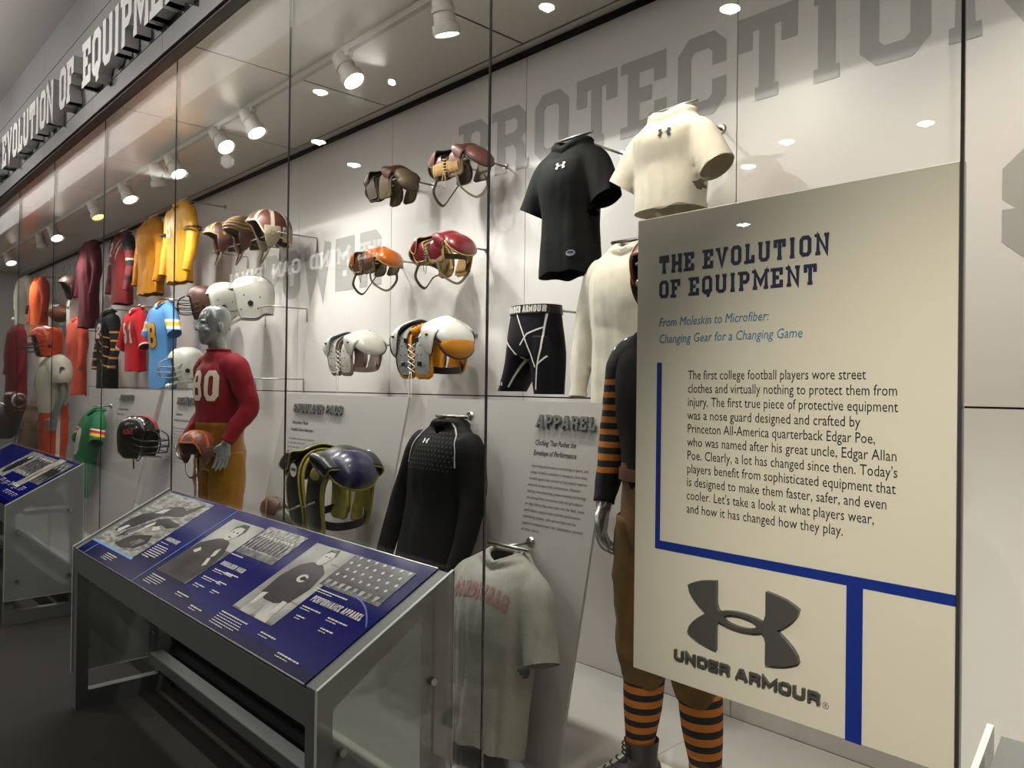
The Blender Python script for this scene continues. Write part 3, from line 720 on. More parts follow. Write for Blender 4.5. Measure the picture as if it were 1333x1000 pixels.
def art_main(top, slab, wx):
    o0 = -4.24+0.052
    X = lambda x: x-o0
    # crouching players on a field
    ps = [[(0.05, 0.35), (0.12, 0.55), (0.25, 0.62), (0.38, 0.78), (0.6, 0.84), (0.72, 0.8), (0.86, 0.98), (0.9, 0.93), (0.8, 0.7), (0.66, 0.66), (0.5, 0.62), (0.4, 0.5), (0.33, 0.36), (0.2, 0.22), (0.1, 0.2)],
          [(0.28, 0.14), (0.42, 0.22), (0.55, 0.42), (0.7, 0.5), (0.84, 0.48), (0.97, 0.55), (0.93, 0.6), (0.8, 0.6), (0.66, 0.62), (0.52, 0.56), (0.44, 0.44), (0.3, 0.3)],
          [(0.42, 0.06), (0.6, 0.04), (0.82, 0.1), (0.9, 0.22), (0.8, 0.34), (0.66, 0.3), (0.5, 0.24)]]
    lt = [[(0.3, 0.62), (0.36, 0.72), (0.46, 0.76), (0.44, 0.66)], [(0.12, 0.24), (0.18, 0.34), (0.24, 0.34), (0.2, 0.2)], [(0.36, 0.28), (0.44, 0.36), (0.54, 0.52), (0.58, 0.48), (0.5, 0.32), (0.42, 0.22)],
          [(0.62, 0.44), (0.7, 0.48), (0.76, 0.44), (0.68, 0.38)]]
    gm = [[(0.3, 0.3), (0.42, 0.42), (0.5, 0.4), (0.44, 0.26), (0.36, 0.2)], [(0.6, 0.1), (0.76, 0.12), (0.82, 0.24), (0.7, 0.24)]]
    photo(top, slab, X(-4.188), X(-3.61), 0.17, 0.975, PG[0], [(PG[3], ps), (PL, lt), (PG[5], gm)], 'photograph of crouching players in helmets on a field')
    flat = bmesh.new(); flatpoly(flat, rect(0, X(-3.60), 0.148*SLEN, 0.17*SLEN)); slab('printed_line', flat, M_LBLUE, top, 0.0056)
    for x in (-4.072, -3.365):
        flat = bmesh.new(); flatpoly(flat, rect(X(x)-0.003, X(x)+0.003, 0.0, 0.988*SLEN if x > -4 else 0.148*SLEN)); slab('printed_line', flat, M_LBLUE, top, 0.0057)
    title(top, slab, 'HARDWARE', X(-3.575), 0.45, 0.14, 0.022)
    caption(top, slab, X(-3.58), 0.415, 0.15, 1, bold_first=False); caption(top, slab, X(-3.58), 0.375, 0.15, 7, 0.012, 0.005, False); caption(top, slab, X(-3.87), 0.10, 0.15, 4)
    # half-length portrait
    photo(top, slab, X(-3.31), X(-2.996), 0.18, 0.892, PG[1], [
        (PG[5], [rect(0, 1, 0, 0.55)]),
        (PG[3], [[(0.02, 0.0), (0.0, 0.36), (0.1, 0.56), (0.3, 0.66), (0.5, 0.7), (0.7, 0.66), (0.9, 0.5), (1.0, 0.3), (0.94, 0.0)]]),
        (PD, [[(0.36, 0.8), (0.34, 0.9), (0.44, 0.97), (0.62, 0.97), (0.7, 0.88), (0.68, 0.78)], [(0.3, 0.1), (0.4, 0.3), (0.5, 0.1)], [(0.14, 0.28), (0.2, 0.44), (0.3, 0.3)]]),
        (PL, [[(0.38, 0.74), (0.38, 0.86), (0.45, 0.91), (0.6, 0.91), (0.66, 0.84), (0.64, 0.74), (0.56, 0.68), (0.46, 0.68)], [(0.64, 0.5), (0.7, 0.56), (0.78, 0.44), (0.72, 0.4)], [(0.16, 0.4), (0.22, 0.48), (0.32, 0.44), (0.26, 0.38)], [(0.7, 0.38), (0.76, 0.4), (0.86, 0.3), (0.8, 0.26)]]),
        (PD, [circ(0.46, 0.82, 0.025, 0.012, 8), circ(0.57, 0.82, 0.025, 0.012, 8), circ(0.52, 0.735, 0.05, 0.008, 8)])], 'photograph of a half-length portrait of a player')
    caption(top, slab, X(-3.30), 0.13, 0.16, 5); caption(top, slab, X(-2.985), 0.565, 0.2, 1)
    # team in rows
    photo(top, slab, X(-2.985), X(-2.665), 0.60, 0.93, PG[5], [(PG[2], [rect(0, 1, 0.18, 1)]), (PD, [[(0.04+0.09*k, 0.22), (0.05+0.09*k, 0.6), (0.09+0.09*k, 0.62), (0.11+0.09*k, 0.24)] for k in range(10)]), (PL, [circ(0.08+0.09*k, 0.68, 0.02, 0.035, 8) for k in range(10)])],
          'photograph of a team standing in rows')
    title(top, slab, 'SHOULDER PADS', X(-2.962), 0.445, 0.2, 0.022)
    for q in ((-2.955, 0.39, 0.16), (-2.96, 0.30, 0.16), (-2.95, 0.22, 0.1), (-2.83, 0.31, 0.07), (-2.80, 0.23, 0.07), (-2.86, 0.40, 0.13)): caption(top, slab, X(q[0]), q[1], q[2], 2, 0.009)
    caption(top, slab, X(-2.98), 0.10, 0.12, 2); caption(top, slab, X(-2.80), 0.06, 0.11, 2)
    # standing player with a ring on his sweater
    photo(top, slab, X(-2.585), X(-2.287), 0.196, 0.914, PG[1], [
        (PM, [rect(0, 1, 0, 0.02), rect(0, 0.2, 0.28, 0.29), rect(0.8, 1, 0.28, 0.29), rect(0, 0.26, 0.62, 0.63), rect(0.72, 1, 0.8, 0.81)]),
        (PG[4], [[(0.2, 0.0), (0.26, 0.3), (0.74, 0.3), (0.86, 0.0), (0.58, 0.0), (0.5, 0.16), (0.46, 0.0)]]),
        (PD, [[(0.16, 0.26), (0.12, 0.5), (0.2, 0.68), (0.36, 0.76), (0.62, 0.76), (0.8, 0.68), (0.88, 0.48), (0.82, 0.26), (0.6, 0.2), (0.36, 0.2)], [(0.4, 0.88), (0.42, 0.97), (0.58, 0.99), (0.64, 0.9)]]),
        (PL, [[(0.42, 0.8), (0.41, 0.9), (0.47, 0.94), (0.58, 0.94), (0.62, 0.88), (0.6, 0.8), (0.55, 0.75), (0.47, 0.75)], [(0.22, 0.1), (0.2, 0.26), (0.3, 0.28), (0.3, 0.12)], [(0.72, 0.1), (0.7, 0.26), (0.8, 0.26), (0.84, 0.12)], circ(0.55, 0.55, 0.1, 0.055, 14)]),
        (PD, [circ(0.56, 0.55, 0.05, 0.028, 12), [(0.56, 0.535), (0.68, 0.53), (0.68, 0.57), (0.56, 0.565)], circ(0.48, 0.87, 0.02, 0.008, 8), circ(0.56, 0.87, 0.02, 0.008, 8)])], 'photograph of a standing player in a dark sweater with a letter C')
    caption(top, slab, X(-2.60), 0.13, 0.2, 6); caption(top, slab, X(-2.30), 0.13, 0.11, 2); caption(top, slab, X(-2.13), 0.07, 0.13, 2)
    # seated team photograph
    hd = []; bd = []; lg = []
    for r in range(4):
        for k in range(7):
            u = 0.08+0.135*k+0.05*(r % 2); v = 0.32+0.19*r
            if u > 0.97: continue
            hd.append(circ(u, v+0.06, 0.022, 0.04, 8)); bd.append([(u-0.055, v-0.1), (u-0.05, v), (u, v+0.03), (u+0.05, v), (u+0.055, v-0.1)])
    for k in range(8): lg.append([(0.06+0.115*k, 0.04), (0.05+0.115*k, 0.2), (0.12+0.115*k, 0.2), (0.1+0.115*k, 0.05)])
    photo(top, slab, X(-2.315), X(-1.96), 0.60, 0.915, PG[5], [(PG[3], [rect(0, 1, 0.1, 0.98)]), (PD, bd), (PL, hd), (PG[0], lg)], 'photograph of a team seated in four rows')
    title(top, slab, 'PERFORMANCE APPAREL', X(-2.262), 0.462, 0.295, 0.026)
    for q in ((-2.30, 0.56, 0.2), (-2.265, 0.405, 0.12), (-2.24, 0.33, 0.06), (-2.10, 0.40, 0.12), (-2.08, 0.32, 0.08)): caption(top, slab, X(q[0]), q[1], q[2], 2, 0.009)
    bm = bmesh.new(); pts = []
    for i in range(11):
        a = i/10; pts.append((X(-2.10+0.185*a), SLEN*(0.60-0.16*a*a)))
    for i in range(10):
        bm.faces.new([bm.verts.new((*pts[i], 0)), bm.verts.new((*pts[i+1], 0)), bm.verts.new((pts[i+1][0], pts[i+1][1]+0.006, 0)), bm.verts.new((pts[i][0], pts[i][1]+0.006, 0))])
    slab('printed_line', bm, mat('print_mid_blue', rgb(70, 90, 180), 0.3), top, 0.0057)
def art_left(top, slab, wx):
    w = wx
    photo(top, slab, w-1.35, w-0.98, 0.35, 0.97, PG[2], [(PD, [circ(0.5, 0.5, 0.3, 0.4, 10)]), (PL, [circ(0.5, 0.8, 0.08, 0.08, 8)])], 'photograph of a huddle of players')
    photo(top, slab, w-0.96, w-0.52, 0.5, 0.95, PG[0], [(PD, [[(0.06+0.16*k, 0.15), (0.04+0.16*k, 0.7), (0.1+0.16*k, 0.92), (0.16+0.16*k, 0.7), (0.15+0.16*k, 0.15)] for k in range(6)]), (PL, [circ(0.1+0.16*k, 0.86, 0.025, 0.05, 8) for k in range(6)])], 'photograph of six standing players')
    photo(top, slab, w-0.50, w-0.32, 0.3, 0.98, PG[4], [(mat('photo_brown', rgb(120, 100, 72), 0.4), [[(0.3, 0.05), (0.25, 0.4), (0.4, 0.7), (0.5, 0.95), (0.62, 0.7), (0.7, 0.4), (0.66, 0.05), (0.5, 0.3)]])], 'narrow sepia photograph')
    photo(top, slab, w-0.31, w-0.04, 0.45, 0.95, PG[5], [(PD, [circ(0.15+0.17*k, 0.4+0.2*(k % 2), 0.1, 0.28, 9) for k in range(5)]), (PL, [circ(0.15+0.17*k, 0.72+0.14*(k % 2), 0.03, 0.06, 8) for k in range(5)])], 'photograph of players in a row')
    for k in range(5): caption(top, slab, w-0.92+0.17*k, 0.34-0.02*(k % 2), 0.12, 4, 0.012)
    for k in range(4): caption(top, slab, w-0.45+0.1*k, 0.2, 0.08, 3, 0.012)
def art_right(top, slab, wx):
    caption(top, slab, 0.2, 0.4, 0.2, 4)
kiosk(-4.245, -1.855, 'long grey metal reading stand with blue print titled PERFORMANCE APPAREL before the glass', 'sloping reading stands', art_main)
kiosk(-8.335, -5.945, 'grey metal reading stand cut by the left edge of the picture, with a sepia photograph', 'sloping reading stands', art_left)
kiosk(-0.375, 2.015, 'reading stand with only its glass side corner showing at the bottom right', 'sloping reading stands', art_right)

# ================================================================== THE BIG SIGN BEHIND THE GLASS
sg = thing('exhibit_sign', 'large cream sign behind the glass headed THE EVOLUTION OF EQUIPMENT with blue lines', 'sign', (-0.815, 1.522, 0.92))
def sput(name, bm, m, y, label=None):
    bmesh.ops.translate(bm, vec=(0.815, y-1.522, -0.92), verts=bm.verts)
    o = link(name, bm, m, sg)
    if label: o['label'] = label
    return o
sput('board', box(bmesh.new(), -1.169, -0.452, 1.513, 1.530, 0.920, 2.016, 0.0015), M_SIGN, 0)
def srect(x0, x1, z0, z1): return stand(flatpoly(bmesh.new(), rect(0, x1-x0, 0, z1-z0)), (x0, 0, z0))
YS = 1.5122
sput('printed_line', srect(-1.107, -0.452, 1.222, 1.2425), M_SIGNBLUE, YS); sput('printed_line', srect(-1.107, -1.093, 1.2425, 1.666), M_SIGNBLUE, YS)
sput('printed_line', srect(-0.649, -0.617, 0.920, 1.222), M_SIGNBLUE, YS)
sput('lettering', stand(slabtext('THE EVOLUTION', 0.043, 0.413, 0.19, 1.0, True, 0, 0.22), (-1.103, 0, 1.878)), M_NAVY, YS, 'navy slab-serif headline')
sput('lettering', stand(slabtext('OF EQUIPMENT', 0.042, 0.387, 0.19, 1.0, True, 0, 0.22), (-1.103, 0, 1.8195)), M_NAVY, YS, 'navy slab-serif headline')
sput('lettering', stand(fonttext('From Moleskin to Microfiber:', 0.030, 0.7, 0.2, 0, 0.283), (-1.104, 0, 1.752)), M_TEAL, YS, 'light blue italic subtitle')
sput('lettering', stand(fonttext('Changing Gear for a Changing Game', 0.030, 0.7, 0.2, 0, 0.357), (-1.104, 0, 1.7125)), M_TEAL, YS, 'light blue italic subtitle')
BODY = ['The first college football players wore street', 'clothes and virtually nothing to protect them from', 'injury. The first true piece of protective equipment', 'was a nose guard designed and crafted by',
        'Princeton All-America quarterback Edgar Poe,', 'who was named after his great uncle, Edgar Allan', "Poe. Clearly, a lot has changed since then. Today's", 'players benefit from sophisticated equipment that',
        'is designed to make them faster, safer, and even', "cooler. Let's take a look at what players wear,", 'and how it has changed how they play.']
EXT = [1132, 1172, 1173, 1125, 1143, 1172, 1172, 1170, 1158, 1142, 1102]
for k, (ln, ex) in enumerate(zip(BODY, EXT)):
    x1 = at(ex, 480+20*k, 1.53).x
    sput('lettering', stand(fonttext(ln, 0.030, 0.7, 0, 0, x1+1.020), (-1.020, 0, 1.626-k*0.0308)), M_INK, YS, 'black body text line')
lg = chainlogo(0.266, 0.011)
xc = -0.8745
sput('emblem', stand(lg, (xc, 0, 1.101)), M_LOGO, 1.513, 'dark grey raised emblem of two crossed curved blades')
def wide(text, h, width, depth, shear=0.0, t=0.24):
    return slabtext(text, h, width, t, 1.5, False, depth, 0.14, shear)
sput('raised_lettering', stand(wide('UNDER', 0.0245, 0.146, 0.007), (-1.047, 0, 0.973)), M_LOGO, 1.513); sput('raised_lettering', stand(wide('ARMOUR', 0.0245, 0.189, 0.007), (-0.887, 0, 0.973)), M_LOGO, 1.513)
bm = bmesh.new(); stroke(bm, circ(0, 0, 0.006, 0.006, 16)+[circ(0, 0, 0.006, 0.006, 16)[0]], 0.001, 0); b2 = slabtext('R', 0.0065, 0.004, 0.16, 1, False, 0); bmesh.ops.translate(b2, vec=(-0.002, -0.0032, 0), verts=b2.verts); merge(bm, b2)
sput('lettering', stand(bm, (-0.688, 0, 0.975)), M_INK, YS)
sput('edge', box(bmesh.new(), -0.4535, -0.450, 1.511, 1.531, 0.920, 2.016), M_STEEL, 0)

# ================================================================== LEANING TEXT PANELS
def leaning(x0, x1, label, head=None, hx=None, hw=0, hh=0.046, sub=(), body=(), by=0.0, ztop=1.549, two=None, fade=0):
    o = thing('text_panel', label, 'text panel', ((x0+x1)/2, LYB, 0.264))
    ox = (x0+x1)/2
    n = Vector((1, 0, 0)).cross(LEANUP)
    def P(bm, name, m, lab=None, lift=0.0):
        bmesh.ops.translate(bm, vec=Vector((-ox, -LYB, -0.264))+n*lift, verts=bm.verts); q = link(name, bm, m, o)
        if lab: q['label'] = lab
        return q
    L = (ztop-0.264)/LEANUP.z
    def pt(x, z): return Vector((x, leanY(z), z))
    bm = bmesh.new(); b0 = box(bmesh.new(), 0, x1-x0, 0, L, -0.012, 0); P(stand(b0, pt(x0, 0.264), up=LEANUP), 'board', M_PANEL)
    if head:
        for hd_, hz in (((head, 1.443),) if not two else ((head, 1.475), (two, 1.425))):
            P(stand(slabtext(hd_, hh, hw, 0.2, 1.0, len(hd_) < 9, 0.010, 0.2, sl=0.24), pt(hx, hz), up=LEANUP), 'raised_lettering', M_RAISED, lift=0.004)
    for s, z, w, h in sub: P(stand(fonttext(s, h, 0.7, 0.15, 0.0004, w), pt(hx, z), up=LEANUP), 'lettering', M_INK, lift=0.001)
    for k, (s, w) in enumerate(body): P(stand(fonttext(s, 0.017, 0.6, 0, 0, w), pt(hx, by-k*0.0245), up=LEANUP), 'lettering', mat('print_dark_grey', rgb(70, 68, 66), 0.6), lift=0.001)
    return o
APB = [('Optimizing performance is everything in sports, and', .30), ('college football is certainly no exception. Over time,', .30), ('football apparel has evolved to help players improve', .305), ('and truly enhance their performance. Moisture-', .28), ('wicking, heat-dispersing, power-boosting technology', .31),
       ('are among those innovations that can give players', .30), ('an edge before they even step onto the field. Some', .31), ('performance apparel even includes performance-', .30), ('monitoring systems, with sensors built into the', .28), ('apparel to measure heart rate, temperature, exertion', .32), ('and other metrics.', .10)]
leaning(-2.955, -1.823, 'leaning grey text panel headed APPAREL behind the grey T-shirt', 'APPAREL', -2.19, 0.31, 0.052,
        [('Clothing That Pushes the', 1.375, 0.22, 0.03), ('Envelope of Performance', 1.335, 0.23, 0.03)], APB, 1.288)
leaning(-4.385, -3.112, 'leaning grey text panel headed SHOULDER PADS behind the purple pads', 'SHOULDER PADS', -4.245, 0.55, 0.05,
        [('Shoulder Pads', 1.375, 0.19, 0.026), ("Football's Shock Absorbers", 1.335, 0.27, 0.026)], [('Shoulder pads protect players', .3), ('from the force of', .2), ('each hit they', .16), ('take on', .12)], 1.285)
leaning(-6.50, -5.40, 'leaning pale text panel headed HELMETS beside the mannequin in the red jersey', 'HELMETS', -6.15, 0.33, 0.055,
        [('Helmets', 1.36, 0.14, 0.03), ('A Story of Survival Factors', 1.315, 0.38, 0.03)], [('The helmet has changed from a soft', .36)]+[('leather cap to a hard shell with padding', .38), ('and a face mask that guards the player', .37)]*5, 1.26)
leaning(-8.62, -6.62, 'leaning pale text panel headed JERSEYS behind the dark red-striped helmet', 'JERSEYS', -7.60, 0.38, 0.055,
        [('Jerseys and Pants', 1.36, 0.3, 0.03), ('Team Colors', 1.315, 0.2, 0.03)], [('Once made of heavy wool,', .34), ('the jersey is now light', .32), ('and close fitting', .25)], 1.26)
leaning(-12.9, -11.4, 'far leaning white text panel standing behind the orange-helmeted mannequin', 'UNIFORMS', -12.5, 0.5, 0.06,
        [('Uniforms', 1.36, 0.3, 0.04)], [('What players wear on the field', .5)]*8, 1.26)
leaning(-11.2, -9.75, 'pale leaning text panel behind the tan canvas pants', None, -10.9, 0.5, 0.06, [], [('The uniform tells the story of a team', .5)]*6, 1.40)
# ================================================================== GARMENTS
def cloth(name, c, rough=0.85, var=0.06, bump=0.25, vs=25, sheen=0.05, metal=0.0): return mat(name, c, rough, metal, var=var, vscale=vs, bump=bump, bscale=350, sheen=sheen, spec=0.15 if rough > 0.5 else 0.5)
def bvh(o):
    me = o.data
    return BVHTree.FromPolygons([v.co.copy() for v in me.vertices], [tuple(p.vertices) for p in me.polygons])
def steel_rod(x, y, z, wy, label, bar=0.11, off=0.0):
    """rod from the wall with a small cross bar on which a garment hangs"""
    o = thing('display_rod', label, 'rod', (x, y, z), group=None)
    tubeo('arm', M_STEEL, [(off, 0, 0), (off, wy-y, 0)], 0.006, o, n=1)
    tubeo('cross_bar', M_STEEL, [(-bar, 0, 0), (bar, 0, 0)], 0.0075, o, n=1)
    bm = bmesh.new(); bmesh.ops.create_cone(bm, cap_ends=True, segments=14, radius1=0.022, radius2=0.018, depth=0.008, matrix=Matrix.Translation((off, wy-y-0.005, 0)) @ Matrix.Rotation(PI/2, 4, 'X'))
    link('wall_plate', bm, M_STEEL, o)
    return o
def torso(L, hw, hd, neckw=0.075, hemk=1.0, waist=0.95, drop=0.05, seg=56, wr=0.006, seed=0, tilt=0.0, capneck=False, zx=0, yneck=0.0):
    bm = bmesh.new()
    R = [((0, 0, 0), hw*hemk, hd), ((0, 0, 0.18*L), hw*(hemk+waist)/2, hd*0.98), ((0, 0, 0.42*L), hw*waist, hd*0.95), ((0, -0.008, 0.66*L), hw*0.98, hd*1.05), ((0, -0.004, 0.80*L), hw, hd*0.98),
         ((0, 0, L-0.085), hw*0.97, hd*0.82), ((0, 0, L-0.05), hw*0.84, hd*0.68), ((0, 0.004, L-0.022), hw*0.62, hd*0.58), ((0, 0.006+yneck, L-0.004), neckw+0.03, 0.075), ((0, 0.006+yneck, L+0.008), neckw, 0.06)]
    loft(bm, R, seg, 6, False, capneck, 2.35)
    for v in bm.verts:
        if v.co.z > L-0.09 and drop:
            k = max(0.0, 1-abs(v.co.x)/(neckw*1.7)); v.co.z -= drop*k*max(0, min(1, (0.02-v.co.y)/0.07))*min(1, (v.co.z-(L-0.09))/0.07)
        if v.co.z < 0.06: v.co.z += 0.008*math.sin(v.co.x*23+seed)*(1-v.co.z/0.06)
    wrinkle(bm, wr, 11, 9, 2.2, seed, lambda p: min(1.0, max(0.25, (L-p.z)/0.25)))
    return bm
def collar_ring(L, neckw, drop, r, yneck=0.0, lift=0.004):
    pts = []
    for k in range(24):
        a = 2*PI*k/24; x = neckw*math.cos(a); y = 0.006+yneck+0.06*math.sin(a)
        kk = max(0.0, 1-abs(x)/(neckw*1.7)); pts.append((x, y, L+lift-drop*kk*max(0, min(1, (0.02-y)/0.07))))
    return tube(bmesh.new(), pts, r, 8, 1, closed=True)
def sleeve(s, pts, rad, wr=0.005, seed=0, n=6, flat=0.85):
    bm = bmesh.new()
    loft(bm, [((s*p[0], p[1], p[2]), r, r*flat) for p, r in zip(pts, rad)], 28, n, False, False, 2.1, up=(0, 1, 0))
    return wrinkle(bm, wr, 16, 16, 9, seed)
def cuff(s, pts, rad, w=0.02, grow=1.04, flat=0.85):
    a, b = Vector(pts[-2]), Vector(pts[-1]); d = (b-a).normalized(); e = b-d*w
    bm = bmesh.new(); f = lambda p: (s*p.x, p.y, p.z)
    loft(bm, [(f(e), rad[-1]*grow, rad[-1]*flat*grow), (f(b+d*0.002), rad[-1]*grow, rad[-1]*flat*grow)], 28, 1, False, False, 2.1, up=(0, 1, 0))
    return bm
def shirt(name, label, px, py, Y, L, hw, hd, kind, m, cat='shirt', msl=None, mcol=None, rz=0.0, neckw=0.075, hemk=1.0, waist=0.95, drop=0.05, wr=0.006, seed=0, group=None, spread=0.10, rod='', wally=2.83, arms=None, rad=None, slen=0.2, loc=None, collar_r=0.008, mcuff=None, yneck=0.0, tilt=0.0, vox=0.010):
    p = Vector(loc) if loc is not None else at(px, py, Y)
    o = thing(name, label, cat, (p.x, p.y+L*math.sin(tilt), p.z-L*math.cos(tilt)), rz, group, rot=(tilt, 0, rz))
    SP = []
    for s in (-1, 1):
        if arms: pts, rd = arms[0 if s < 0 else 1], rad or [0.085, 0.075, 0.06, 0.05, 0.042]
        elif kind == 'short':
            pts = [(hw*0.66, 0, L-0.102), (hw*0.94, -0.004, L-0.142), (hw+spread*0.55, -0.012, L-0.11-slen*0.6), (hw+spread, -0.02, L-0.09-slen)]; rd = [0.070, 0.072, 0.070, 0.067]
        else:
            pts = [(hw*0.70, 0, L-0.105), (hw*0.93, -0.002, L-0.145), (hw+0.045, 0.0, L-0.30), (hw+0.062, -0.02, L-0.46), (hw+0.055, -0.05, L-0.62)]; rd = [0.078, 0.074, 0.060, 0.050, 0.040]
        SP.append((s, pts, rd))
    if msl is None:
        # one continuous garment: torso and sleeves grown together, then opened at hem, cuffs and neck
        bm = bmesh.new()
        loft(bm, [((0, 0, -0.03), hw*hemk, hd), ((0, 0, 0.02), hw*hemk, hd), ((0, 0, 0.18*L), hw*(hemk+waist)/2, hd*0.98), ((0, 0, 0.42*L), hw*waist, hd*0.95), ((0, -0.008, 0.66*L), hw*0.98, hd*1.05), ((0, -0.004, 0.80*L), hw, hd*0.98),
                  ((0, 0, L-0.085), hw*0.97, hd*0.82), ((0, 0, L-0.05), hw*0.86, hd*0.68), ((0, 0.004, L-0.022), hw*0.66, hd*0.58), ((0, 0.006+yneck, L-0.004), neckw+0.03, 0.075), ((0, 0.006+yneck, L+0.02), neckw*0.9, 0.06)], 44, 5, True, True, 2.35)
        for s, pts, rd in SP:
            e = Vector(pts[-1]); d = (e-Vector(pts[-2])).normalized(); q = list(pts)+[tuple(e+d*0.025)]
            loft(bm, [((s*p_[0], p_[1], p_[2]), r, r*0.85) for p_, r in zip(q, rd+[rd[-1]])], 24, 5, True, True, 2.1, up=(0, 1, 0))
        bm = voxel(bm, vox, 7); folds(bm, wr*1.5, seed, L)
        bmesh.ops.bisect_plane(bm, geom=bm.verts[:]+bm.edges[:]+bm.faces[:], plane_co=(0, 0, 0), plane_no=(0, 0, -1), clear_outer=True)
        for s, pts, rd in SP:
            e = Vector((s*pts[-1][0], pts[-1][1], pts[-1][2])); k = Vector((s*pts[-2][0], pts[-2][1], pts[-2][2])); d = (e-k).normalized()
            def near(c): w = c-e; t = w.dot(d); return t > -0.05 and (w-d*t).length < rd[-1]*1.45
            fs = [f for f in bm.faces if near(f.calc_center_median())]; vs = {v for f in fs for v in f.verts}; es = {x for f in fs for x in f.edges}
            bmesh.ops.bisect_plane(bm, geom=list(vs)+list(es)+fs, plane_co=e, plane_no=d)
            bmesh.ops.delete(bm, geom=[f for f in bm.faces if near(f.calc_center_median()) and (f.calc_center_median()-e).dot(d) > 0.0005], context='FACES')
        def inneck(c):
            kk = max(0.0, 1-abs(c.x)/(neckw*1.7)); zl_ = L-0.004-drop*kk*max(0, min(1, (0.02-c.y)/0.07))
            return (c.x/neckw)**2+((c.y-0.006-yneck)/0.064)**2 < 1.0 and c.z > L-0.09
        for v in bm.verts:
            if v.co.z > L-0.09 and drop:
                k = max(0.0, 1-abs(v.co.x)/(neckw*1.7)); v.co.z -= drop*k*max(0, min(1, (0.02-v.co.y)/0.07))*min(1, (v.co.z-(L-0.09))/0.07)
        bmesh.ops.delete(bm, geom=[f for f in bm.faces if inneck(f.calc_center_median())], context='FACES')
        for v in bm.verts:
            if v.co.z < 0.05: v.co.z += (0.006*math.sin(v.co.x*21+seed)+0.005*math.sin(v.co.x*47+v.co.y*30))*(1-v.co.z/0.05)
        b = link('body', bm, m, o, smooth=True)
    else:
        b = link('body', torso(L, hw, hd, neckw, hemk, waist, drop, wr=wr, seed=seed, yneck=yneck), m, o, smooth=True)
        for s, pts, rd in SP:
            sl = link('sleeve', sleeve(s, pts, rd, wr*0.8, seed+s*3), msl, o, smooth=True)
    for s, pts, rd in SP:
        if mcuff or msl is None: link('cuff', cuff(s, pts, rd, 0.016, 1.0 if msl is None else 1.04), mcuff or msl or m, o, smooth=True)
    link('collar', collar_ring(L, neckw, drop, collar_r, yneck), mcol or m, o, smooth=True)
    if rod: steel_rod(p.x, p.y+0.01, p.z+0.02, wally, rod)
    return o, b
WT = cloth('white_cotton', rgb(206, 200, 184)); BK = cloth('black_jersey', rgb(10, 11, 11), 0.75, bump=0.1, sheen=0.0); GY = cloth('heather_grey', rgb(150, 150, 140), 0.9, var=0.16, vs=320, bump=0.35)
o, b = shirt('t_shirt', 'black short-sleeved T-shirt with small white chest emblem, left of the cropped white shirt', 744, 184, 2.47, 0.585, 0.158, 0.10, 'short', BK, rod='steel rod holding the black T-shirt', spread=0.06, slen=0.20, waist=0.9, hemk=0.98, seed=1, drop=0.045, wr=0.004)
tb = bvh(b)
decal('chest_emblem', chainlogo(0.052), tb, M_WHITE, o, (0.035, -0.1, 0.585-0.135))
bm = bmesh.new(); flatpoly(bm, circ(0, 0, 0.022, 0.013, 20)); decal('hem_badge', bm, tb, mat('badge_silver', rgb(150, 150, 160), 0.3, 0.5), o, (0.085, -0.1, 0.075))
bm = bmesh.new(); flatpoly(bm, circ(0, 0, 0.015, 0.006, 16)); decal('hem_badge', bm, tb, mat('badge_navy', rgb(25, 28, 60), 0.4), o, (0.085, -0.1, 0.078), lift=0.004)
o, b = shirt('t_shirt', 'cropped white short-sleeved T-shirt with small dark emblem, hanging above the big sign', 874, 146, 2.47, 0.385, 0.150, 0.105, 'short', WT, rod='steel rod holding the cropped white T-shirt', rz=0.0, spread=0.065, slen=0.17, waist=1.0, hemk=0.97, seed=4, drop=0.03, wr=0.005)
decal('chest_emblem', chainlogo(0.052), bvh(b), mat('emblem_dark', rgb(30, 28, 60), 0.6), o, (0.05, -0.1, 0.385-0.115))
link('hem_band', loft(bmesh.new(), [((0, 0, -0.004), 0.146, 0.106), ((0, 0, 0.016), 0.147, 0.106)], 56, 1, False, False, 2.35), WT, o, smooth=True)
o, b = shirt('long_sleeved_shirt', 'plain white long-sleeved shirt hanging left of the big sign, partly behind the helmeted mannequin', 822, 318, 2.47, 0.66, 0.18, 0.105, 'long', WT, cat='shirt', rod='steel rod holding the plain white long-sleeved shirt', seed=7, neckw=0.07, drop=0.035, waist=0.97, collar_r=0.013)
o, b = shirt('long_sleeved_shirt', 'black long-sleeved shirt with white shoulder lines on the panel headed APPAREL', 0, 0, 0, 0.66, 0.185, 0.085, 'long', BK, loc=(-2.61, leanY(1.46)-0.12, 1.455), rod='steel rod holding the black long-sleeved shirt', wally=leanY(1.46)-0.005, seed=9, neckw=0.068, drop=0.02, wr=0.004, tilt=-0.2, collar_r=0.012)
tb = bvh(b)
for s in (-1, 1):
    bm = bmesh.new(); stroke(bm, [(s*0.075, 0.645), (s*0.12, 0.60), (s*0.15, 0.53), (s*0.16, 0.46)], 0.006, 0); decal('piping', bm, tb, mat('piping_grey', rgb(170, 170, 170), 0.5), o, (0, -0.1, 0))
bm = bmesh.new()
for i in range(13):
    for j in range(9):
        x = -0.13+i*0.022+0.011*(j % 2); z = 0.44+j*0.02
        flatpoly(bm, circ(x, z, 0.0035, 0.0035, 5))
decal('perforated_print', bm, tb, mat('perf_grey', rgb(58, 60, 60), 0.5), o, (0, -0.1, 0), lift=0.002, step=0.2)['kind'] = 'stuff'
decal('chest_emblem', chainlogo(0.04), tb, M_WHITE, o, (-0.045, -0.1, 0.56))
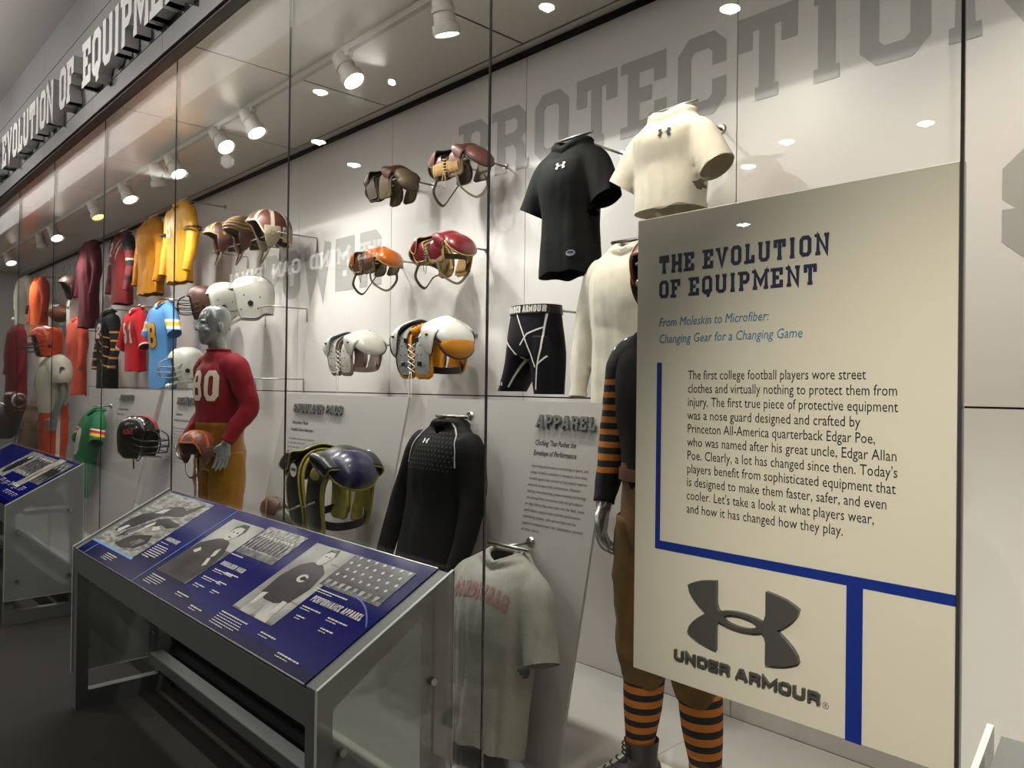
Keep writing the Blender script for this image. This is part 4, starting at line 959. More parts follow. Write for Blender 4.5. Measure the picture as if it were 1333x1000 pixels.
o, b = shirt('t_shirt', 'baggy heather grey T-shirt with faded red arched letters, hung below the heading APPAREL', 0, 0, 0, 0.67, 0.205, 0.105, 'short', GY, loc=(-2.12, 1.965, 0.985), rod='steel rod holding the grey T-shirt', wally=leanY(1.0)-0.005, seed=12, neckw=0.082, drop=0.05, spread=0.075, slen=0.25, waist=1.0, hemk=1.05, wr=0.008, tilt=-0.2, collar_r=0.011)
bm = slabtext('CARDINALS', 0.055, 0.30, 0.26, 1.0, False, 0, 0.1)
for v in bm.verts: v.co.y += 0.03-0.9*(v.co.x-0.15)**2*1.3
decal('faded_lettering', bm, bvh(b), mat('faded_red', rgb(146, 112, 108), 0.9, var=0.25, vscale=60), o, (-0.15, -0.1, 0.47), lift=0.002)
bm = bmesh.new(); flatpoly(bm, rect(-0.015, 0.015, 0, 0.03)); 
l = link('size_label', stand(bm, (0, 0.055, 0.655)), M_WHITE, o)

# compression shorts
SBK = cloth('black_stretch', rgb(13, 14, 22), 0.6, bump=0.1, sheen=0.0)
pc = (at(668, 402, 2.5)+at(730, 398, 2.5))/2
so = thing('compression_shorts', 'black compression shorts with white seam lines and lettered waistband', 'shorts', (pc.x, 2.5, pc.z-0.40))
bm = bmesh.new(); loft(bm, [((0, 0, 0.17), 0.150, 0.095), ((0, 0, 0.24), 0.152, 0.10), ((0, 0, 0.34), 0.138, 0.092), ((0, 0, 0.385), 0.132, 0.088)], 44, 5, True, False, 2.3)
hips = link('hips', wrinkle(bm, 0.003, seed=3), SBK, so, smooth=True)
legs = []
for s in (-1, 1):
    bm = bmesh.new(); loft(bm, [((s*0.072, 0, 0.26), 0.070, 0.090), ((s*0.078, 0, 0.18), 0.078, 0.093), ((s*(0.090 if s > 0 else 0.105), -0.005, 0.09), 0.072, 0.083), ((s*(0.100 if s > 0 else 0.145), -0.01, 0.0 if s > 0 else 0.01), 0.064, 0.072)], 32, 6, True, False, 2.1)
    legs.append(link('leg', wrinkle(bm, 0.003, seed=5+s), SBK, so, smooth=True))
wb = link('waistband', loft(bmesh.new(), [((0, 0, 0.362), 0.139, 0.095), ((0, 0, 0.404), 0.134, 0.091)], 44, 1, False, False, 2.3), M_BLACK, so, smooth=True)
LB = [bvh(hips), bvh(legs[0]), bvh(legs[1])]
for st in ([(-0.10, 0.36), (-0.15, 0.2), (-0.17, 0.12)], [(-0.13, 0.26), (-0.03, 0.18), (-0.01, 0.15)], [(-0.01, 0.16), (-0.05, 0.1), (-0.10, 0.03)], [(-0.03, 0.36), (0.02, 0.27), (0.09, 0.12)], [(0.0, 0.22), (0.04, 0.27), (0.12, 0.30)], [(0.12, 0.36), (0.115, 0.2), (0.10, 0.12)], [(0.10, 0.12), (0.09, 0.02)], [(0.01, 0.1), (0.04, 0.02)], [(0.10, 0.13), (0.14, 0.17)]):
    bm = bmesh.new(); stroke(bm, st, 0.007, 0); decal('seam', bm, LB, M_WHITE, so, (0, -0.1, 0))
decal('waistband_lettering', slabtext('UNDER ARMOUR', 0.030, 0.215, 0.22, 1, False, 0, 0.14), bvh(wb), M_WHITE, so, (-0.095, -0.1, 0.369), lift=0.002, step=0.01)
decal('thigh_emblem', chainlogo(0.03), LB, M_WHITE, so, (-0.145, -0.1, 0.045))
steel_rod(pc.x+0.02, 2.52, pc.z-0.006, 2.83, 'steel rod holding the black compression shorts', 0.06)

# jerseys on the wall, from the yellow one back into the distance
def stripes_arm(o, L, hw, z_list, m, w=0.012, both=True): pass
YE = cloth('yellow_satin', rgb(212, 152, 12), 0.5, bump=0.08); GO = cloth('gold_wool', rgb(180, 116, 16), 0.7); MA = cloth('maroon_wool', rgb(84, 16, 30)); MB_ = cloth('maroon_red', rgb(112, 30, 32))
RD = cloth('red_mesh', rgb(196, 22, 36)); LBL = cloth('sky_blue_mesh', rgb(92, 150, 208), 0.7); CO = cloth('coral', rgb(205, 84, 62)); GR = cloth('green_mesh', rgb(16, 104, 62)); OR = cloth('orange_knit', rgb(226, 92, 22)); CR = cloth('crimson', rgb(140, 16, 32))
LONGROD = 'steel rod holding the '
o, b = shirt('jersey', 'bright yellow long-sleeved jersey with thin dark sleeve band, beside the leather helmets', 236, 263, 2.44, 0.70, 0.189, 0.078, 'long', YE, cat='jersey', rz=0.06, vox=0.014, seed=21, rod=LONGROD+'bright yellow jersey', neckw=0.07)
for s in (-1, 1):
    bm = bmesh.new(); tubeL = loft(bm, [((s*(0.215+0.028), -0.002, 0.70-0.255), 0.079, 0.068), ((s*(0.215+0.030), -0.002, 0.70-0.275), 0.078, 0.067)], 28, 1, False, False, 2.1, up=(0, 1, 0)); link('sleeve_band', tubeL, M_BLACK, o, smooth=True)
bm = slabtext('5', 0.16, None, 0.2, 1, False); decal('number', bm, bvh(b), WT, o, (-0.10, -0.1, 0.38))
o, b = shirt('jersey', 'mustard gold long-sleeved jersey second in the upper row, left of the bright yellow one', 198, 284, 2.44, 0.72, 0.198, 0.090, 'long', GO, cat='jersey', rz=0.06, vox=0.014, seed=23, rod=LONGROD+'mustard gold jersey', neckw=0.07, wr=0.012)
o, b = shirt('jersey', 'dark red long-sleeved jersey with black stripes beside the mustard gold jersey', 160, 302, 2.44, 0.74, 0.185, 0.082, 'long', MB_, cat='jersey', msl=bands('maroon_stripe_sleeve', 2, [(-0.2, rgb(112, 30, 32)), (0.22, rgb(20, 18, 20)), (0.26, rgb(112, 30, 32)), (0.36, rgb(20, 18, 20)), (0.42, rgb(200, 190, 170)), (0.44, rgb(112, 30, 32)), (0.52, rgb(20, 18, 20)), (0.60, rgb(20, 18, 20))]), rz=0.06, vox=0.014, seed=25, rod=LONGROD+'dark red striped jersey', mcol=M_BLACK)
bm = slabtext('2', 0.15, None, 0.2, 1, False); decal('number', bm, bvh(b), WT, o, (-0.12, -0.1, 0.48))
bm = bmesh.new(); stroke(bm, [(0.14, 0.66), (0.02, 0.5)], 0.01, 0); stroke(bm, [(0.16, 0.62), (0.06, 0.44)], 0.01, 0); decal('stripe', bm, bvh(b), WT, o, (0, -0.1, 0))
o, b = shirt('jersey', 'plain dark maroon long-sleeved jersey farthest of the four in the upper row', 117, 314, 2.44, 0.98, 0.194, 0.094, 'long', MA, cat='jersey', rz=0.06, vox=0.014, seed=27, rod=LONGROD+'plain dark maroon jersey', wr=0.009)
o, b = shirt('jersey', 'sky blue short-sleeved jersey with yellow number 8, hanging left of the mannequin in red', 213, 392, 2.44, 0.79, 0.194, 0.090, 'short', LBL, cat='jersey', msl=bands('blue_sleeve', 2, [(0.4, rgb(92, 150, 208)), (0.52, rgb(235, 232, 225)), (0.55, rgb(230, 190, 40)), (0.585, rgb(235, 232, 225)), (0.61, rgb(92, 150, 208))]), rz=0.06, vox=0.014, seed=29, rod=LONGROD+'sky blue jersey', spread=0.10, slen=0.22, mcol=YE, drop=0.07)
tb = bvh(b); decal('number_outline', slabtext('8', 0.235, 0.15, 0.32, 1, False), tb, mat('number_navy', rgb(24, 32, 80), 0.7), o, (-0.07, -0.1, 0.355), lift=0.002)
decal('number', slabtext('8', 0.225, 0.14, 0.2, 1, False), tb, YE, o, (-0.065, -0.1, 0.36), lift=0.005)
o, b = shirt('jersey', 'red jersey with white number 51 and white cuffs, beside the sky blue jersey', 177, 401, 2.44, 0.62, 0.176, 0.078, 'short', RD, cat='jersey', rz=0.06, vox=0.014, seed=31, rod=LONGROD+'red jersey numbered 51', spread=0.12, slen=0.30, mcol=WT, mcuff=WT, drop=0.07)
decal('number', slabtext('51', 0.2, 0.20, 0.19, 1, False), bvh(b), WT, o, (-0.09, -0.1, 0.27))
o, b = shirt('jersey', 'black long-sleeved jersey with diagonal gold stripes and number 2', 141, 405, 2.44, 0.82, 0.185, 0.086, 'long', BK, cat='jersey', msl=bands('tiger_sleeve', 2, [(-0.1, rgb(70, 66, 66))]+[(0.12+0.09*k+d, c) for k in range(6) for d, c in ((0, rgb(214, 150, 60)), (0.022, rgb(18, 18, 18)))]), rz=0.06, vox=0.014, seed=33, rod=LONGROD+'black jersey with gold stripes')
decal('number', slabtext('2', 0.16, 0.11, 0.24, 1, False), bvh(b), WT, o, (-0.05, -0.1, 0.52))
for k in range(4):
    bm = bmesh.new(); stroke(bm, [(0.02, 0.6-k*0.1), (0.1, 0.54-k*0.1), (0.2, 0.52-k*0.1)], 0.014, 0); decal('stripe', bm, bvh(b), mat('tiger_gold', rgb(214, 150, 60), 0.7), o, (0, -0.1, 0))
o, b = shirt('jersey', 'coral red long-sleeved jersey with a grey cuff, left of the gold-striped black one', 101, 413, 2.44, 0.92, 0.176, 0.086, 'long', CO, cat='jersey', rz=0.06, vox=0.014, seed=35, rod=LONGROD+'coral red jersey', wr=0.009, mcuff=cloth('cuff_grey', rgb(110, 100, 100)))
o, b = shirt('jersey', 'orange jersey hanging beside the white one at the far end', 52, 361, 2.44, 0.85, 0.211, 0.094, 'long', OR, cat='jersey', msl=cloth('rust', rgb(170, 60, 40)), rz=0.06, vox=0.014, seed=37, rod=LONGROD+'far orange jersey')
o, b = shirt('jersey', 'white jersey with black sleeve patches at the far end of the upper row', 33, 360, 2.46, 1.0, 0.264, 0.109, 'long', WT, cat='jersey', msl=bands('white_patch_sleeve', 2, [(0.0, rgb(226, 220, 202)), (0.42, rgb(20, 20, 22)), (0.55, rgb(226, 220, 202))]), rz=0.06, vox=0.014, seed=39, rod=LONGROD+'far white jersey')
o, b = shirt('jersey', 'crimson long-sleeved jersey at the far end below the white one', 22, 424, 2.06, 1.10, 0.220, 0.109, 'long', CR, cat='jersey', rz=0.06, vox=0.014, seed=41, rod=LONGROD+'far crimson jersey')
p = atl(126, 532, 0.13)
o, b = shirt('jersey', 'green jersey with white number 0 and rainbow sleeve trim on a leaning panel', 0, 0, 0, 0.80, 0.194, 0.086, 'short', GR, cat='jersey', loc=(p.x, p.y, p.z), wally=leanY(1.39)-0.01, seed=43, rod=LONGROD+'green jersey', spread=0.1, slen=0.22, tilt=-0.2, drop=0.07,
             msl=bands('green_sleeve', 2, [(0.4, rgb(16, 104, 62)), (0.55, rgb(230, 190, 60)), (0.575, rgb(200, 40, 40)), (0.60, rgb(232, 225, 200)), (0.615, rgb(16, 104, 62))]))
decal('number', slabtext('0', 0.24, 0.14, 0.26, 1, False), bvh(b), WT, o, (-0.07, -0.1, 0.36))
# tan pants and orange jersey low at the far left
TN = cloth('tan_canvas', rgb(120, 98, 78))
def pants(name, label, loc, m, h=0.75, hw=0.17, rz=0, stripe=None, group=None):
    o = thing(name, label, 'pants', loc, rz)
    bm = bmesh.new(); loft(bm, [((0, 0, h*0.62), hw*1.0, hw*0.62), ((0, 0, h*0.78), hw*1.03, hw*0.66), ((0, 0, h*0.93), hw*0.86, hw*0.56), ((0, 0, h), hw*0.82, hw*0.54)], 36, 5, True, False, 2.2)
    link('hips', wrinkle(bm, 0.006, seed=2), m, o, smooth=True)
    for s in (-1, 1):
        bm = bmesh.new(); loft(bm, [((s*hw*0.48, 0, h*0.72), hw*0.5, hw*0.6), ((s*hw*0.52, 0, h*0.5), hw*0.52, hw*0.56), ((s*hw*0.55, 0, h*0.25), hw*0.46, hw*0.48), ((s*hw*0.56, 0, 0), hw*0.34, hw*0.38)], 28, 6, True, False, 2.1)
        link('leg', wrinkle(bm, 0.008, seed=4+s), m, o, smooth=True)
    link('waistband', loft(bmesh.new(), [((0, 0, h-0.03), hw*0.86, hw*0.58), ((0, 0, h+0.004), hw*0.85, hw*0.57)], 36, 1, False, False, 2.2), m, o, smooth=True)
    return o
p = atl(48, 530, 0.14)
pants('football_pants', 'tan canvas football pants hanging between the reading stand and the orange-helmeted mannequin', (p.x, p.y-0.14, p.z-0.705), TN, 0.72, 0.17).rotation_euler = (-0.2, 0, 0)
steel_rod(p.x, p.y+0.02, p.z-0.012, leanY(p.z)-0.008, 'steel rod holding the tan canvas pants', 0.05)

# ================================================================== SHOULDER PADS
def arch(s, D, hf, hb, xi0=0.012, xi1=0.075, xo0=0.140, xo1=0.160, grow=0.0, droop=0.30, zoff=0.0, nf=0.8):
    prof = catmull([(-D*0.86, -hf, 0), (-D, -hf*0.62, 0), (-D*0.98, -hf*0.3, 0), (-D*0.62, -0.025, 0), (0, 0, 0), (D*0.62, -0.02, 0), (D*0.98, -hb*0.3, 0), (D, -hb*0.62, 0), (D*0.86, -hb, 0)], 6)
    n = len(prof)-1
    def f(u, v):
        q = u*n; k = min(int(q), n-1); p = prof[k].lerp(prof[k+1], q-k)
        t = math.sin(PI*u)**1.3
        rnd = 1-(2*abs(v-0.5))**4*0.0
        xi = xi0+(xi1-xi0)*t-grow; xo = xo0+(xo1-xo0)*t+grow
        edge = min(u, 1-u)*14
        if edge < 1: m = (xi+xo)/2; k2 = 0.55+0.45*math.sqrt(max(0, 1-(1-edge)**2)); xi = m+(xi-m)*k2; xo = m+(xo-m)*k2
        x = xi+(xo-xi)*v
        bulge = 0.012*math.sin(PI*v)
        y = p.x*(1+bulge*3)-0.0; z = p.y-droop*max(0, x-xi1)*t*1.4+bulge*t+zoff
        return Vector((s*x, y, z))
    return f
def flapsheet(s, D, hf, hb, xi, xo, droop, zoff):
    f0 = arch(s, D, hf, hb, xi, xi, xo, xo, 0.0, 0.0, zoff)
    def f(u, v):
        k = max(0.03, (1-abs(2*u-1)**3.2))**0.5; m = 0.5+(v-0.5)*k
        p = f0(0.04+0.92*u, m); x = xi+(xo-xi)*m
        return Vector((s*x, p.y*(1-0.10*m), p.z-droop*(m**1.6)*(xo-xi)-0.0))
    return f
def cap_shell(c, r, tilt, s, el=85, seg=26, nv=9, th=0.005, pitch=0.0):
    """domed shell, opening down; tilt turns it outward about y"""
    R = Matrix.Rotation(math.radians(s*tilt), 3, 'Y') @ Matrix.Rotation(math.radians(pitch), 3, 'X'); C = Vector(c)
    bm = bmesh.new(); rows = []
    top = bm.verts.new(C+R @ Vector((0, 0, r[2])))
    for j in range(1, nv+1):
        a = math.radians(el)*j/nv; row = []
        for k in range(seg):
            b = 2*PI*k/seg; row.append(bm.verts.new(C+R @ Vector((r[0]*math.sin(a)*math.cos(b), r[1]*math.sin(a)*math.sin(b), r[2]*math.cos(a)))))
        rows.append(row)
    fs = [bm.faces.new((top, rows[0][k], rows[0][(k+1) % seg])) for k in range(seg)]
    for a, b in zip(rows[:-1], rows[1:]):
        for k in range(seg): fs.append(bm.faces.new((a[k], b[k], b[(k+1) % seg], a[(k+1) % seg])))
    rim = [v.co.copy() for v in rows[-1]]
    bm.normal_update(); bmesh.ops.solidify(bm, geom=bm.faces[:], thickness=th)
    return bm, rim
def pads(label, loc, sc=1.0, rz=0.0, plate=None, cup=None, flap=None, trim=None, liner=None, strap=None, hf=0.22, hb=0.2, D=0.12, cupr=(0.10, 0.13, 0.075), flapr=(0.06, 0.115, 0.04), loops=True, belt=None, quilt=None, rib=None, cuplow=None, laces=M_WHITE, buckles=None, dots=False, name='shoulder_pads', fl=(0.12, 0.10, 0.075, 0.175, 0.5)):
    o = thing(name, label, 'shoulder pads', loc, rz); o.scale = (sc, sc, sc)
    for s in (-1, 1):
        a = link('chest_plate', sheet(arch(s, D, hf, hb), 44, 10, 0.006), plate, o); smart(a, 50)
        if liner:
            f = arch(s, D-0.014, hf+0.012, hb+0.012, grow=0.009, zoff=-0.010); link('lining', sheet(f, 44, 10, 0.012), liner, o, smooth=True)
        f = arch(s, D, hf, hb)
        rimpts = [f(u/40, 0.0) for u in range(41)]+[f(1, v/4) for v in range(1, 5)]+[f(1-u/40, 1.0) for u in range(1, 41)]+[f(0, 1-v/4) for v in range(1, 4)]
        link('piping', tube(bmesh.new(), rimpts, 0.0045, 6, 1, closed=True), trim, a, smooth=True)
        bm, rim = cap_shell((s*0.178, 0, -0.075), cupr, 52, s); c = link('shoulder_cup', bm, cup, o, smooth=True)
        link('piping', tube(bmesh.new(), rim, 0.006, 6, 1, closed=True), trim, c, smooth=True)
        if cuplow:
            bm, rim = cap_shell((s*0.200, 0, -0.115), (cupr[0]*0.85, cupr[1]*0.9, cupr[2]*0.9), 72, s); c2 = link('arm_pad', bm, cuplow, o, smooth=True)
            link('piping', tube(bmesh.new(), rim, 0.006, 6, 1, closed=True), trim, c2, smooth=True)
        if flap:
            f = flapsheet(s, D+0.018, fl[0], fl[1], fl[2], fl[3], fl[4], 0.022); c3 = link('shoulder_flap', sheet(f, 40, 10, 0.005), flap, o, smooth=True)
            rp = [f(u/30, 0.0) for u in range(31)]+[f(1-u/30, 1.0) for u in range(31)]
            link('piping', tube(bmesh.new(), rp, 0.004, 6, 1, closed=True), trim, c3, smooth=True)
        if loops:
            y0 = -D*0.85; pts = [(s*0.09, y0, -hf+0.01), (s*0.13, y0-0.01, -hf-0.09), (s*0.17, -0.01, -hf-0.15), (s*0.18, 0.07, -hf-0.07), (s*0.12, D*0.85, -hb+0.01)]
            link('strap', tube(bmesh.new(), pts, 0, n=8, flat=(0.003, 0.018, (1, 0, 0.2))), strap, o)
        if belt:
            pts = [(s*0.09, -D*0.92, -hf*0.88), (s*0.165, -D*0.5, -hf*0.93), (s*0.175, D*0.4, -hf*0.9), (s*0.10, D*0.92, -hb*0.88)]
            link('belt', tube(bmesh.new(), pts, 0, n=8, flat=(0.034, 0.004, (0, 0, 1))), belt, o)
        if rib:
            bm = bmesh.new()
            for k in range(7):
                x = s*(0.022+k*0.0155); tube(bm, [(x, -D-0.002, -hf*0.55), (x, -D-0.004, -hf*0.8), (x, -D*0.88-0.003, -hf*0.98)], 0.0065, 6, 3)
            link('ribbed_pad', bm, rib, o, smooth=True)
        if buckles:
            for (bx, bz) in ((0.07, -hf*0.8), (0.05, -hf*0.35)):
                f0 = -D*1.0-0.004; link('buckle', box(bmesh.new(), s*bx-0.014, s*bx+0.014, f0-0.008, f0, bz-0.012, bz+0.012, 0.002), buckles, o)
        if quilt:
            bm = bmesh.new(); prev = None
            for k in range(7): ellipsoid(bm, (s*(0.072-0.006*abs(k-3)), -D*0.62+k*D*0.21, -0.012-0.010*abs(k-3)), (0.013, 0.024, 0.017), 12, 8)
            link('neck_roll', bm, quilt, o, smooth=True)
    if dots:
        bm = bmesh.new(); b2 = bmesh.new()
        for s in (-1, 1):
            f = arch(s, D+0.006, hf, hb)
            for u, v in ((0.06, 0.25), (0.06, 0.7), (0.12, 0.2), (0.12, 0.5), (0.18, 0.35), (0.18, 0.75), (0.24, 0.25), (0.24, 0.6)): ellipsoid(bm, f(u, v), (0.0045, 0.003, 0.0045), 8, 6)
            g = flapsheet(s, D+0.018, fl[0], fl[1], fl[2], fl[3], fl[4], 0.024)
            for u, v in ((0.16, 0.5), (0.55, 0.35), (0.84, 0.5)): ellipsoid(b2, g(u, v), (0.011, 0.012, 0.007), 12, 8)
        link('rivets', bm, M_BLACK, o, smooth=True)['kind'] = 'stuff'; link('flap_slots', b2, M_BLACK, o, smooth=True)['kind'] = 'stuff'
    if laces:
        bm = bmesh.new()
        for k in range(5):
            z = -hf*0.42-k*hf*0.11
            tube(bm, [(-0.03, -D-0.007, z), (0.03, -D-0.007, z-hf*0.1)], 0.0022, 5, 1); tube(bm, [(0.03, -D-0.007, z), (-0.03, -D-0.007, z-hf*0.1)], 0.0022, 5, 1)
        tube(bm, [(0.0, -D-0.007, -hf*0.95), (0.012, -D-0.012, -hf*1.25), (0.0, -D-0.01, -hf*1.55)], 0.0022, 5, 4); tube(bm, [(-0.01, -D-0.007, -hf*0.95), (-0.02, -D-0.012, -hf*1.2), (-0.012, -D-0.01, -hf*1.45)], 0.0022, 5, 4)
        link('laces', bm, laces, o, smooth=True)
    return o
LE1 = mat('leather_olive', rgb(92, 76, 52), 0.6, var=0.2, vscale=40, bump=0.3, bscale=120); LE2 = mat('leather_brown', rgb(82, 48, 34), 0.45, var=0.25, vscale=30, bump=0.25, bscale=120)
LE3 = mat('leather_mauve', rgb(100, 62, 52), 0.42, var=0.2, vscale=25, bump=0.2, bscale=100); LE4 = mat('leather_tan', rgb(180, 92, 20), 0.25, var=0.12, vscale=20, coat=0.5); LE5 = mat('leather_red', rgb(110, 30, 36), 0.3, var=0.15, vscale=25, coat=0.4)
FELT = mat('felt_cream', rgb(170, 140, 92), 0.9, var=0.1); CANV = mat('canvas_olive', rgb(96, 84, 58), 0.9, var=0.15); DKL = mat('leather_dark', rgb(52, 40, 32), 0.5, var=0.2); WEB = mat('webbing_brown', rgb(92, 80, 58), 0.85, bump=0.4, bscale=500)
WPL = mat('plastic_white', rgb(204, 203, 192), 0.28, var=0.04, vscale=12, coat=0.3); YFO = mat('foam_yellow', rgb(200, 132, 14), 0.6, var=0.1); GPL = mat('plastic_grey', rgb(152, 154, 150), 0.35, var=0.08, vscale=20); NAVY = mat('plastic_navy', rgb(34, 34, 66), 0.28, coat=0.4)
OLY = mat('foam_olive', rgb(142, 132, 50), 0.55, var=0.2, vscale=35, bump=0.3, bscale=60); MAUV = mat('strap_mauve', rgb(128, 110, 102), 0.7)
def padloc(px, py, Y=2.58): p = at(px, py, Y); return (p.x, p.y, p.z)
def padrod(px, py, label, z=-0.02, Y=2.58):
    p = at(px, py, Y); o = thing('display_bracket', label, 'rod', (p.x, p.y, p.z+z))
    for s in (-1, 1): tubeo('arm', M_STEEL, [(s*0.085, 0, -0.02), (s*0.085, 2.83-p.y, -0.02)], 0.006, o, n=1)
    tubeo('cross_bar', M_STEEL, [(-0.085, 0, -0.02), (0.085, 0, -0.02)], 0.006, o, n=1)
    bm = bmesh.new(); box(bm, -0.10, -0.07, 2.822-p.y, 2.83-p.y, -0.03, -0.01); box(bm, 0.07, 0.10, 2.822-p.y, 2.83-p.y, -0.03, -0.01); link('wall_plate', bm, M_STEEL, o)
pads('olive canvas and brown leather shoulder pads at the upper left of the pads', padloc(510, 224), 0.82, 0.0, LE1, LE1, LE2, DKL, CANV, LE1, hf=0.20, hb=0.2, cupr=(0.075, 0.10, 0.055), flapr=(0.05, 0.10, 0.035), loops=False, laces=None, belt=None, cuplow=LE1)
pads('brown leather shoulder pads with ribbed chest and long webbing loops, uppermost of the pads', padloc(600, 197), 0.84, 0.0, LE3, LE3, LE3, DKL, LE1, WEB, hf=0.17, hb=0.16, cupr=(0.085, 0.11, 0.055), flapr=(0.05, 0.10, 0.035), rib=FELT, laces=FELT)
pads('glossy orange tan leather shoulder pads with hanging webbing straps', padloc(489, 328), 0.80, 0.0, LE2, LE4, LE4, FELT, CANV, WEB, hf=0.16, hb=0.15, cupr=(0.085, 0.115, 0.065), flapr=(0.055, 0.105, 0.04), laces=LE2)
pads('dark red leather shoulder pads with cream felt edges, right of the orange tan pair', padloc(576, 309), 0.86, 0.0, LE5, LE5, LE5, FELT, FELT, WEB, hf=0.16, hb=0.22, cupr=(0.09, 0.12, 0.06), flapr=(0.06, 0.11, 0.04), laces=DKL, belt=CANV)
pads('white plastic shoulder pads with mauve side belt, left of the yellow-padded pair', padloc(462, 436), 0.92, 0.0, WPL, WPL, WPL, GPL, MAUV, MAUV, hf=0.26, hb=0.22, cupr=(0.085, 0.12, 0.06), flapr=(0.06, 0.12, 0.04), belt=MAUV, loops=False, dots=True, fl=(0.17, 0.15, 0.085, 0.205, 0.40))
p5 = pads('white shoulder pads with yellow foam padding and black buckles, lowest of the wall pads', padloc(562, 421), 1.06, 0.0, GPL, WPL, WPL, DKL, YFO, M_BLACK, hf=0.27, hb=0.24, cupr=(0.095, 0.125, 0.065), flapr=(0.075, 0.13, 0.055), quilt=YFO, cuplow=YFO, belt=M_BLACK, loops=False, buckles=M_BLACK, dots=True, fl=(0.20, 0.15, 0.095, 0.200, 0.35))
for q in ((510, 226, 'steel bracket under the olive canvas pads'), (600, 199, 'steel bracket under the ribbed brown pads'), (489, 330, 'steel bracket under the orange tan pads'), (576, 311, 'steel bracket under the dark red pads'), (462, 440, 'steel bracket under the white plastic pads'), (562, 425, 'steel bracket under the yellow-padded pads')): padrod(*q)
pp = atl(430, 586, 0.23)
p6 = pads('black and navy shoulder pads with olive lining and white round sticker on a leaning panel', (pp.x, pp.y, pp.z), 1.12, 0.0, M_BLACK, NAVY, M_BLACK, OLY, OLY, M_BLACK, hf=0.33, hb=0.30, D=0.125, cupr=(0.10, 0.12, 0.07), flapr=(0.085, 0.135, 0.045), belt=M_BLACK, loops=False, laces=None, cuplow=None, quilt=None, fl=(0.10, 0.12, 0.08, 0.225, 0.40))
bm = bmesh.new(); flatpoly(bm, circ(0, 0, 0.030, 0.030, 24)); q = link('round_sticker', stand(bm, (-0.075, -0.136, -0.085)), M_WHITE, p6)
bm = slabtext('PUSH', 0.014, 0.04, 0.26, 1, False); link('sticker_lettering', stand(bm, (-0.095, -0.1365, -0.09)), M_INK, q)
bm = bmesh.new()
for s in (-1, 1):
    for k in range(6): ellipsoid(bm, (s*(0.02+0.018*k), -0.135, -0.235-0.006*k*(-s)), (0.0055, 0.004, 0.0055), 10, 6)
link('rivets', bm, M_STEEL, p6, smooth=True)
bm = bmesh.new()
for s in (-1, 1):
    for i in range(3):
        for j in range(5): ellipsoid(bm, (s*(0.035+0.03*i), -0.098, -0.30-0.03*j+0.02), (0.017, 0.014, 0.017), 10, 8)
link('belly_pad', bm, OLY, p6, smooth=True)
bm = bmesh.new(); ellipsoid(bm, (0.105, -0.128, -0.09), (0.038, 0.012, 0.03), 18, 10); link('chest_pad', bm, OLY, p6, smooth=True)
steel_rod(pp.x, pp.y+0.02, pp.z-0.03, leanY(pp.z)-0.01, 'steel rod holding the black and navy pads', 0.09)
# brown leather hip pad low behind the stand
pb = atl(367, 668, 0.17)
hp = thing('hip_pad', 'worn brown leather pad with a green end behind the long reading stand', 'hip pad', (pb.x, pb.y, pb.z))
bm = bmesh.new(); loft(bm, [((-0.26, 0.02, -0.005), 0.004, 0.02, (0, 1, 0), (0, 0, 1)), ((-0.20, 0.0, 0.0), 0.03, 0.045, (0, 1, 0), (0, 0, 1)), ((-0.06, -0.02, 0.01), 0.05, 0.075, (0, 1, 0), (0, 0, 1)), ((0.06, -0.02, -0.01), 0.05, 0.08, (0, 1, 0), (0, 0, 1))], 24, 6, True, True)
link('leather_panel', wrinkle(bm, 0.006, seed=5), LE2, hp, smooth=True)
bm = bmesh.new(); loft(bm, [((0.03, -0.02, -0.02), 0.052, 0.06, (0, 1, 0), (0, 0, 1)), ((0.14, -0.02, -0.035), 0.05, 0.06, (0, 1, 0), (0, 0, 1)), ((0.23, 0.0, -0.05), 0.03, 0.035, (0, 1, 0), (0, 0, 1)), ((0.25, 0.01, -0.055), 0.006, 0.012, (0, 1, 0), (0, 0, 1))], 24, 6, True, True)
link('end_panel', wrinkle(bm, 0.005, seed=8), mat('leather_green', rgb(74, 78, 62), 0.55, var=0.2), hp, smooth=True)
tubeo('lacing', FELT, [(-0.03, -0.07, 0.10), (-0.02, -0.08, 0.03), (-0.03, -0.08, -0.04), (-0.02, -0.075, -0.09)], 0.004, hp)
tubeo('wire', M_STEEL, [(-0.02, -0.03, 0.09), (0.1, -0.04, 0.085), (0.18, -0.04, 0.03), (0.24, 0.0, -0.04)], 0.003, hp)
tubeo('support_arm', M_STEEL, [(0, 0, 0.0), (0, 0.14, 0.01)], 0.007, hp)
